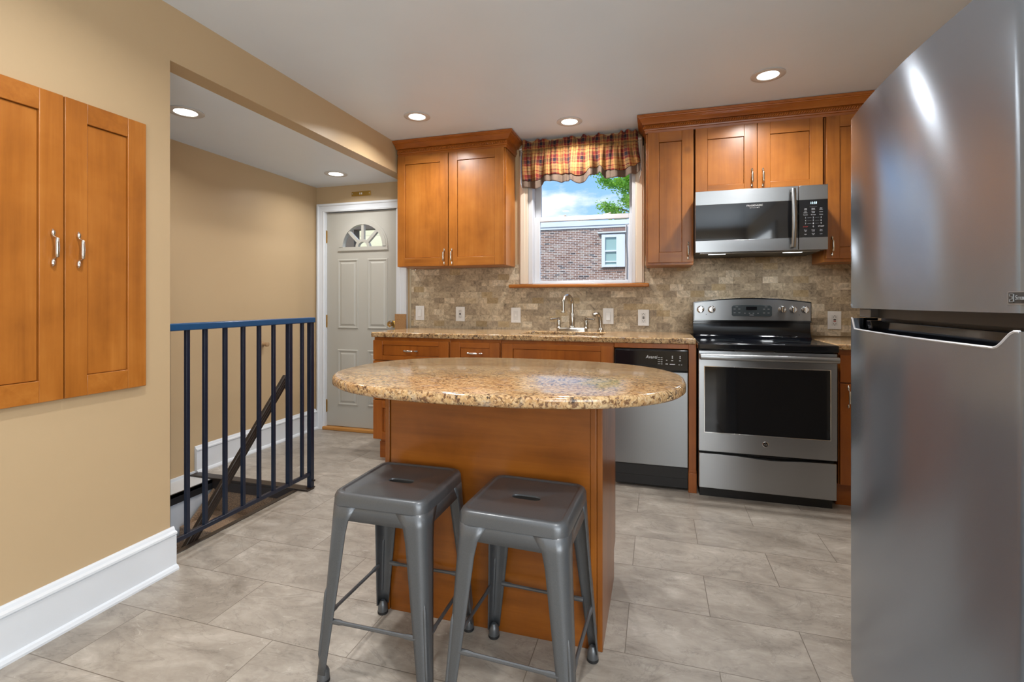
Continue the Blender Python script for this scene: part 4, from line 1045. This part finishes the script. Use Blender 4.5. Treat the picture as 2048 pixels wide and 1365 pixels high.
m = MB(); m.box(FX + 0.035, FX + 0.085, F0 + 0.02, F1 - 0.045, 1.086, 1.1105); m.build('door_gap_strip', plain('dark_grey_strip', (0.035, 0.035, 0.037), 0.35), r)
m = MB(); m.box(FX + 0.016, FX + 0.08, F1 - 0.10, F1 - 0.028, 1.0865, 1.110); m.lathe([(0.007, 0.0), (0.007, -0.010)], (FX + 0.030, F1 - 0.075, 1.110)); m.build('hinge_bracket', plain('hinge_grey', (0.20, 0.20, 0.21), 0.3, 0.6), r, bevel=0.002)
y = 1.645
m = MB(); m.lathe([(0.004, 0), (0.004, 0.002)], (FX - bow(y) - 0.0005, y, 1.1205), (-1, 0, 0), 10)
m.build('door_plug', CHROME, ud)
by0, by1 = 0.990, 0.80
m = MB(); n = 8
bpts = [(0.990 - (0.990 - 0.945) * k / n) for k in range(n + 1)]
def badge(mb, z0, z1, ya, yb, lift):
    ys = [ya + (yb - ya) * k / n for k in range(n + 1)]
    mb.loft([[(FX - bow(y) - lift, y, z0), (FX - bow(y) - lift, y, z1), (FX - bow(y) + 0.003, y, z1), (FX - bow(y) + 0.003, y, z0)] for y in ys])
badge(m, 1.1255, 1.1465, 0.979, 0.937, 0.0006); b = m.build('badge', plain('silver_badge_rim', (0.35, 0.35, 0.36), 0.35, 0.6), ud, smooth=False)
m = MB(); badge(m, 1.1275, 1.1450, 0.977, 0.937, 0.0010); m.build('badge_field', plain('charcoal_badge', (0.05, 0.05, 0.052), 0.4), b, smooth=False)
bx = FX - bow(0.9745) - 0.0014
m = MB()
for q in ((0.9745, 0.9650, 1.1295, 1.1303), (0.9745, 0.9650, 1.1422, 1.1430), (0.9745, 0.9738, 1.1295, 1.1340), (0.9745, 0.9738, 1.1385, 1.1430), (0.9657, 0.9650, 1.1295, 1.1430), (0.972, 0.968, 1.1335, 1.1342), (0.972, 0.968, 1.1385, 1.1392), (0.9687, 0.968, 1.1335, 1.1392)): m.box(bx - 0.0004, bx + 0.001, q[1], q[0], q[2], q[3])
m.build('badge_symbol', GREYPRINT, b, smooth=False)
lettering('badge_lettering', 'Smart', 0.0105, GREYPRINT, b, (FX - bow(0.964) - 0.0016, 0.9630, 1.1362), 'left', 'LEFT')

# ------------------------------------------------------------------ island
ix0, ix1, iy0, iy1 = -0.957, -0.166, 1.587, 2.09
r = thing('kitchen_island', 'maple kitchen island base under the oval granite top', 'island', (-0.56, 1.84, 0))
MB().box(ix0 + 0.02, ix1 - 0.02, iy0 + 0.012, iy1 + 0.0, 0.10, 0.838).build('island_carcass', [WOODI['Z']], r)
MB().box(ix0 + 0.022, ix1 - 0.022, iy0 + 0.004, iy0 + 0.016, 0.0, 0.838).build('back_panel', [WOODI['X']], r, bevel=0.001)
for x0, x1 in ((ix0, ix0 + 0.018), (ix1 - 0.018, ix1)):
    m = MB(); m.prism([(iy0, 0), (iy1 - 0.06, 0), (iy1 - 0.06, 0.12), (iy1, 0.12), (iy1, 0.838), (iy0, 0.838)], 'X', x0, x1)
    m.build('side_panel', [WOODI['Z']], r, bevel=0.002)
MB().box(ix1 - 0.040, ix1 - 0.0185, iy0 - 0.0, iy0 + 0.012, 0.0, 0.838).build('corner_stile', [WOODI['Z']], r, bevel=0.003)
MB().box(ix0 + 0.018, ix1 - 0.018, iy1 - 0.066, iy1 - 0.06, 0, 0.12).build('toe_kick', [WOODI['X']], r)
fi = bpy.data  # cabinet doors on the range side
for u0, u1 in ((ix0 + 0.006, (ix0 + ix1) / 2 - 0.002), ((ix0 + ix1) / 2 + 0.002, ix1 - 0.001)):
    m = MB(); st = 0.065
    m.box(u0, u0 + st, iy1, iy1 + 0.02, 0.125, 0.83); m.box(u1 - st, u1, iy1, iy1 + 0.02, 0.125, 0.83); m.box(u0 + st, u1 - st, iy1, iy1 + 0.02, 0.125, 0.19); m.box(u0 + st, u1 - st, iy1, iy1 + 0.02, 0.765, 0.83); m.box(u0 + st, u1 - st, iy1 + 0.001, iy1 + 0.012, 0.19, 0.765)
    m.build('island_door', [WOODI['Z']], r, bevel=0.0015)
m = MB(); NE = 120; ol = []
for k in range(NE):
    a = 2 * math.pi * k / NE; c_, s_ = math.cos(a), math.sin(a); p = 2 / 2.4
    ol.append((-0.535 + 0.628 * math.copysign(abs(c_) ** p, c_), 1.710 + 0.440 * math.copysign(abs(s_) ** p, s_)))
rings = []
for ins, z in ((0.006, 0.838), (0.0, 0.844), (0.0, 0.862), (0.0015, 0.867), (0.005, 0.8705), (0.010, 0.872)):
    f = 1 - ins / 0.5; rings.append([(-0.535 + (x + 0.535) * f, 1.710 + (y - 1.710) * f, z) for x, y in ol])
m.loft(rings)
one(m, 'island_top', GRANITE, 'oval polished gold granite top overhanging the maple island', 'countertop', (-0.535, 1.71, 0.838), angle=50)

# ------------------------------------------------------------------ stools
def rsq(h, rad, z, n=7):
    pts = []
    for cx_, cy_, a0_ in ((h - rad, h - rad, 0), (-(h - rad), h - rad, 90), (-(h - rad), -(h - rad), 180), (h - rad, -(h - rad), 270)):
        for k in range(n):
            a = R(a0_ + 90 * k / (n - 1)); pts.append((cx_ + rad * math.cos(a), cy_ + rad * math.sin(a), z))
    return pts
SEAT_Z, HB = 0.560, 0.178
def make_stool(label):
    r = thing('counter_stool', label, 'stool', (0, 0, 0), 'metal counter stools at the island')
    m = MB()
    rings = [rsq(0.1555, 0.036, 0.523), rsq(0.1545, 0.036, 0.546), rsq(0.1505, 0.035, 0.5555), rsq(0.1445, 0.033, 0.5600), rsq(0.1365, 0.030, 0.5600), rsq(0.1320, 0.027, 0.5565), rsq(0.1305, 0.0265, 0.5562), rsq(0.1285, 0.026, 0.5562)]
    vs = m.loft(rings, True, False, False)
    nn = len(vs[-1]); slot = []
    for i_ in range(nn):
        an = R(90 * (i_ // 7) + 90 * ((i_ % 7) + 0.5) / 7); c_, s_ = math.cos(an), math.sin(an); q_ = 2 / 3.4
        slot.append((0.043 * math.copysign(abs(c_) ** q_, c_), 0.0155 * math.copysign(abs(s_) ** q_, s_)))
    mid = [m.bm.verts.new((x * 1.08, y * 1.22, 0.5562)) for x, y in slot]
    rim = [m.bm.verts.new((x, y, 0.5550)) for x, y in slot]; low = [m.bm.verts.new((x * 0.98, y * 0.97, 0.5515)) for x, y in slot]
    for A, B in ((vs[-1], mid), (mid, rim), (rim, low)):
        for i in range(nn): m.face([A[i], A[(i + 1) % nn], B[(i + 1) % nn], B[i]])
    m.build('seat', GUN, r)
    # apron band under the seat rim
    m = MB(); m.loft([rsq(0.1524, 0.034, 0.526), rsq(0.1532, 0.034, 0.510), rsq(0.1546, 0.034, 0.482)], True, False, False)
    m.build('apron', GUN, r, solid=0.003)
    # four flared legs, each a rounded angle profile with a pressed rib
    for sx, sy in ((-1, -1), (1, -1), (1, 1), (-1, 1)):
        m = MB(); rings = []
        for k in range(13):
            t = k / 12; z = 0.524 * (1 - t) + 0.030 * t
            c0 = 0.1530 + (HB - 0.1530) * t + 0.004 * t * t
            w = 0.034 * (1 - t) + 0.013 * t
            if t < 0.14: w += 0.024 * (1 - t / 0.14) ** 2
            rad = 0.030 * (1 - t) + 0.017 * t
            ring = []
            ring.append((c0 - rad - w + 0.0 , c0))
            ring.append((c0 - rad - w * 0.5, c0))
            for q in range(6):
                a = R(90 - 90 * q / 5); ring.append((c0 - rad + rad * math.cos(a), c0 - rad + rad * math.sin(a)))
            ring.append((c0, c0 - rad - w * 0.5)); ring.append((c0, c0 - rad - w))
            rings.append([(x * sx, y * sy, z) for x, y in ring])
        m.loft(rings, False, False, False)
        lg = m.build('leg', GUN, r, solid=0.0035)
        m = MB(); rp = []
        for k in range(15):
            t = 0.50 + 0.42 * k / 14; z = 0.524 * (1 - t) + 0.030 * t; c0 = 0.1530 + (HB - 0.1530) * t + 0.004 * t * t; rad = 0.030 * (1 - t) + 0.017 * t
            q = c0 - rad + rad * 0.7071 + 0.0006; rp.append((q * sx, q * sy, z))
        m.tube(rp, [0.0015] + [0.0056] * 13 + [0.0015], 8); m.build('pressed_rib', GUN, lg)
        fx = (HB + 0.004 - 0.0155)
        m = MB(); m.lathe([(0.017, 0.0), (0.018, 0.006), (0.017, 0.030), (0.014, 0.038), (0.008, 0.046)], (fx * sx, fx * sy, 0), n=16); m.build('foot_cap', GUN, lg)
        m = MB(); m.lathe([(0.0165, 0.0), (0.0188, 0.003), (0.0185, 0.010)], (fx * sx, fx * sy, -0.0005), n=16); m.build('rubber_pad', RUBBER, lg)
    # stretchers with flattened ends
    zb = 0.185; q = 0.1530 + (HB - 0.1530) * 0.69 - 0.003; e = q - 0.030
    for a, b in (((-e, -q), (e, -q)), ((-e, q), (e, q)), ((-q, -e), (-q, e)), ((q, -e), (q, e))):
        m = MB(); A, B = Vector((*a, zb)), Vector((*b, zb)); d = (B - A)
        m.tube([A, A.lerp(B, 0.10), A.lerp(B, 0.14), A.lerp(B, 0.86), A.lerp(B, 0.90), B], [0.0075, 0.0075, 0.0055, 0.0055, 0.0075, 0.0075], 8); m.build('stretcher', GUN, r)
    m = MB()
    for s_ in (1, -1): m.tube([(-0.135, -0.135 * s_, 0.470 + 0.006 * s_), (0.135, 0.135 * s_, 0.470 + 0.006 * s_)], 0.0045, 8)
    br_ = m.build('cross_brace', GUN, r)
    for q in ((-0.098, -0.066, -0.100, -0.068), (0.080, 0.110, 0.080, 0.110)): MB().box(*q, 0.452, 0.490).build('spacer_clip', RUBBER, br_, bevel=0.002)
    return r
def copy_tree(o, parent=None):
    c = o.copy(); C.objects.link(c)
    if parent: c.parent = parent
    for ch in list(o.children): copy_tree(ch, c)
    return c
s1 = make_stool('gunmetal backless counter stool, left of the pair, nearer the railing')
s2 = copy_tree(s1); s2['label'] = 'gunmetal backless counter stool, right of the pair, nearer the refrigerator'
s1.location = (-0.785, 1.400, 0); s1.rotation_euler = (0, 0, R(0.5))
s2.location = (-0.366, 1.385, 0); s2.rotation_euler = (0, 0, R(-2.5))

# ------------------------------------------------------------------ stair railing and handrail
RX = -2.0
r = thing('stair_railing', 'navy metal railing with thin balusters guarding the stairwell', 'railing', (RX, 2.02, 0))
MB().box(RX - 0.022, RX + 0.022, 1.50, 2.494, 1.004, 1.036).build('top_rail', NAVY_SHEEN, r, bevel=0.005)
MB().box(RX - 0.010, RX + 0.010, 1.50, 2.470, 0.084, 0.104).build('bottom_rail', NAVY, r, bevel=0.002)
for y in (1.575, 1.667, 1.757, 1.866, 1.973, 2.076, 2.177, 2.400): MB().box(RX - 0.0085, RX + 0.0085, y - 0.0085, y + 0.0085, 0.090, 1.006).build('baluster', NAVY, r, bevel=0.0015)
MB().box(RX - 0.0135, RX + 0.0135, 2.281, 2.308, 0.084, 1.006).build('newel_post', NAVY, r, bevel=0.002)
m = MB(); m.box(RX - 0.0145, RX + 0.0145, 2.460, 2.489, 0.010, 1.006); po = m.build('newel_post', NAVY, r, bevel=0.002)
m = MB(); m.box(RX - 0.020, RX + 0.020, 2.455, 2.491, 0.010, 0.014); m.lathe([(0.006, 0), (0.006, 0.012)], (RX + 0.018, 2.475, 0.055), (1, 0, 0), 8); m.build('post_foot', UMBER, po)
r = thing('stair_handrail', 'dark sloping handrail descending the stairs behind the navy balusters', 'handrail', (-2.10, 2.05, 0))
m = MB(); A, B = Vector((-2.10, 2.388, 0.683)), Vector((-2.10, 1.45, -0.349)); d = (B - A).normalized(); up = Vector((0, -d.z, d.y)) * -1
up = Vector((0, 1, 0)).cross(Vector((1, 0, 0))) if False else Vector((0, -d.z, d.y))
sec = [(-0.010, -0.024), (0.010, -0.024), (0.013, -0.018), (0.010, -0.012), (0.013, -0.005), (0.010, 0.001), (0.013, 0.008), (0.010, 0.014), (0.010, 0.024), (-0.010, 0.024)]
m.loft([[P_ + Vector((1, 0, 0)) * a + up * b for a, b in sec] for P_ in (A, B)])
m.build('rail', UMBER, r, bevel=0.002)
m = MB(); m.tube([(-2.095, 2.37, 0.645), (-2.06, 2.345, 0.62), (-2.017, 2.297, 0.61)], 0.007, 8); m.build('bracket', UMBER, r)

# ------------------------------------------------------------------ valance
VX0, VX1 = -0.995, -0.126
def bottom(s):
    pts = [(0, 2.062), (0.06, 2.058), (0.14, 2.050), (0.22, 2.095), (0.30, 2.092), (0.40, 2.096), (0.52, 2.070), (0.60, 2.115), (0.67, 2.135), (0.74, 2.098), (0.84, 2.090), (0.93, 2.108), (1.0, 2.140)]
    for (a, za), (b, zb_) in zip(pts, pts[1:]):
        if s <= b:
            t = (s - a) / (b - a); t = t * t * (3 - 2 * t); return za + (zb_ - za) * t
    return pts[-1][1]
def fold(s, v):
    """depth of the gathers: tight at the rod pocket, broad folds lower down"""
    tight = 0.006 * math.sin(s * 118 + 1.3 * math.sin(s * 23)) + 0.004 * math.sin(s * 205 + 2 * math.sin(s * 31))
    broad = 0.020 * math.sin(s * 47 + 2.1 * math.sin(s * 9.0)) + 0.012 * math.sin(s * 83 + 1.7)
    puff = 0.020 * math.sin(math.pi * min(1, max(0, v)))
    return tight * (1 - 0.6 * v) + broad * v ** 0.8 + puff
ZR0, ZR1, ZT = 2.292, 2.325, 2.366
def sway(s, v): return 0.011 * v * math.sin(s * 21 + 0.6)
def valance_sheet(za, zb_, nz, name, mat, parent, off=0.0, border=False, nx=360, x_in=0.0):
    bm = bmesh.new(); uvl = bm.loops.layers.uv.new('UVMap'); grid = []
    for j in range(nz + 1):
        row = []
        for i in range(nx + 1):
            s = i / nx; q = j / nz; zb = bottom(s)
            if border: z = (zb + 0.003) + (-0.058 + 0.006 * math.sin(s * 31)) * q; v = 1.0 + 0.2 * q
            else: z = ZR0 + (zb - ZR0) * q; v = q
            x = VX0 + (VX1 - VX0) * s + (sway(s, v) if not border else sway(s, 1.0)) - 0.004 * (1 - s) * v + 0.015 * (s) * v ** 2 * (s > 0.8)
            edge = min(1.0, min(s, 1 - s) / 0.035)
            y = YW - 0.060 - fold(s, min(v, 1.15)) + off + (1 - edge) ** 2 * 0.03
            row.append((bm.verts.new((x, y, z)), (s * 1.30, (ZT - z) * 1.0)))
        grid.append(row)
    for a, b in zip(grid, grid[1:]):
        for i in range(nx):
            q = (a[i], b[i], b[i + 1], a[i + 1]); f = bm.faces.new([t[0] for t in q])
            for lp, t in zip(f.loops, q): lp[uvl].uv = t[1]
    m = MB(); m.bm.free(); m.bm = bm
    return m.build(name, mat, parent, solid=0.0012, angle=80)
r = thing('window_valance', 'gathered gold and burgundy plaid valance with brown border over the window', 'valance', (-0.555, YW - 0.06, 2.30))
valance_sheet(0, 0, 36, 'plaid_skirt', PLAID, r)
valance_sheet(0, 0, 6, 'linen_border', LINEN, r, off=0.004, border=True)
# rod pocket and ruffled header
bm = bmesh.new(); uvl = bm.loops.layers.uv.new('UVMap'); nx = 420; grid = []
for j in range(13):
    row = []; q = j / 12
    for i in range(nx + 1):
        s = i / nx; z = ZR0 + (ZT - 0.004 + 0.010 * math.sin(s * 37 + 2 * math.sin(s * 11)) + 0.004 * math.sin(s * 97) - ZR0) * q
        pk = math.exp(-((z - (ZR0 + ZR1) / 2) / 0.014) ** 2)
        tight = 0.006 * math.sin(s * 118 + 1.3 * math.sin(s * 23)) + 0.004 * math.sin(s * 205 + 2 * math.sin(s * 31))
        ruff = 0.017 * math.sin(s * 92 + 2.3 * math.sin(s * 13)) * max(0, q - 0.45)
        edge = min(1.0, min(s, 1 - s) / 0.03)
        row.append((bm.verts.new((VX0 + (VX1 - VX0) * s + 0.006 * q * math.sin(s * 60), YW - 0.060 - tight * 0.9 - 0.014 * pk - ruff * 1.5 + (1 - edge) ** 2 * 0.02, z)), (s * 1.30, ZT - z)))
    grid.append(row)
for a, b in zip(grid, grid[1:]):
    for i in range(nx):
        q = (a[i], a[i + 1], b[i + 1], b[i]); f = bm.faces.new([t[0] for t in q])
        for lp, t in zip(f.loops, q): lp[uvl].uv = t[1]
m = MB(); m.bm.free(); m.bm = bm; m.build('ruffled_header', PLAID, r, solid=0.0012, angle=80)
# white lining turned back at both ends
for x, zb_, sg in ((VX0 - 0.006, 2.00, 1), (VX1 + 0.018, 2.02, -1)):
    m = MB()
    m.loft([[(x, YW - 0.064, 2.29), (x, YW - 0.025, 2.29)], [(x, YW - 0.066, zb_ + 0.04), (x, YW - 0.028, zb_ + 0.03)], [(x + 0.010 * sg, YW - 0.058, zb_), (x + 0.010 * sg, YW - 0.032, zb_ - 0.025)]], False, False, False)
    m.build('lining_edge', LINING, r, solid=0.0015)
m = MB(); m.tube([(VX0 - 0.02, YW - 0.046, 2.308), (VX1 + 0.02, YW - 0.046, 2.308)], 0.006, 10)
for x in (VX0 - 0.018, VX1 + 0.018): m.tube([(x, YW - 0.046, 2.308), (x, YW - 0.001, 2.308)], 0.005, 8)
tag(m.build('curtain_rod', TINROD, loc=(-0.555, YW - 0.046, 2.308)), 'white curtain rod hidden in the plaid valance pocket', 'curtain rod')

# ------------------------------------------------------------------ recessed ceiling lights
def can_light(x, y, z, label, power=CAN_POWER):
    r = thing('recessed_light', label, 'ceiling light', (x, y, z), 'recessed ceiling lights')
    m = MB(); m.lathe([(0.087, -0.0005), (0.088, -0.003), (0.082, -0.0055), (0.066, -0.0065), (0.056, -0.0045), (0.053, 0.004), (0.053, 0.0)], (x, y, z), n=48, cap=False); m.build('trim_ring', SATINRING, r)
    m = MB(); m.lathe([(0.054, -0.0030), (0.030, -0.0042), (0.0, -0.0045)], (x, y, z), n=40); m.build('lens', LENS, r)
    d = bpy.data.lights.new('can_lamp', 'AREA'); d.shape = 'DISK'; d.size = 0.105; d.energy = power; d.color = CAN_COLOR; d.spread = R(150)
    o = bpy.data.objects.new('can_lamp', d); C.objects.link(o); o.parent = r; o.location = (0, 0, -0.008)
    return r
can_light(-1.549, 2.973, HC, 'lit recessed ceiling light above the left wall cabinet')
can_light(-0.578, 3.355, HC, 'lit recessed ceiling light just in front of the plaid valance')
can_light(0.590, 2.978, HC, 'lit recessed ceiling light in front of the microwave')
can_light(-2.420, 2.009, HH, 'lit recessed light in the low alcove ceiling over the stairs', 4.5)
can_light(-2.445, 3.321, HH, 'lit recessed light in the low alcove ceiling by the entrance door', 4.5)
can_light(-1.20, 0.95, HC, 'recessed ceiling light over the near floor, left side')
can_light(0.05, 0.55, HC, 'recessed ceiling light over the near floor, centre')
can_light(0.05, -1.2, HC, 'recessed ceiling light in the dining end of the room')
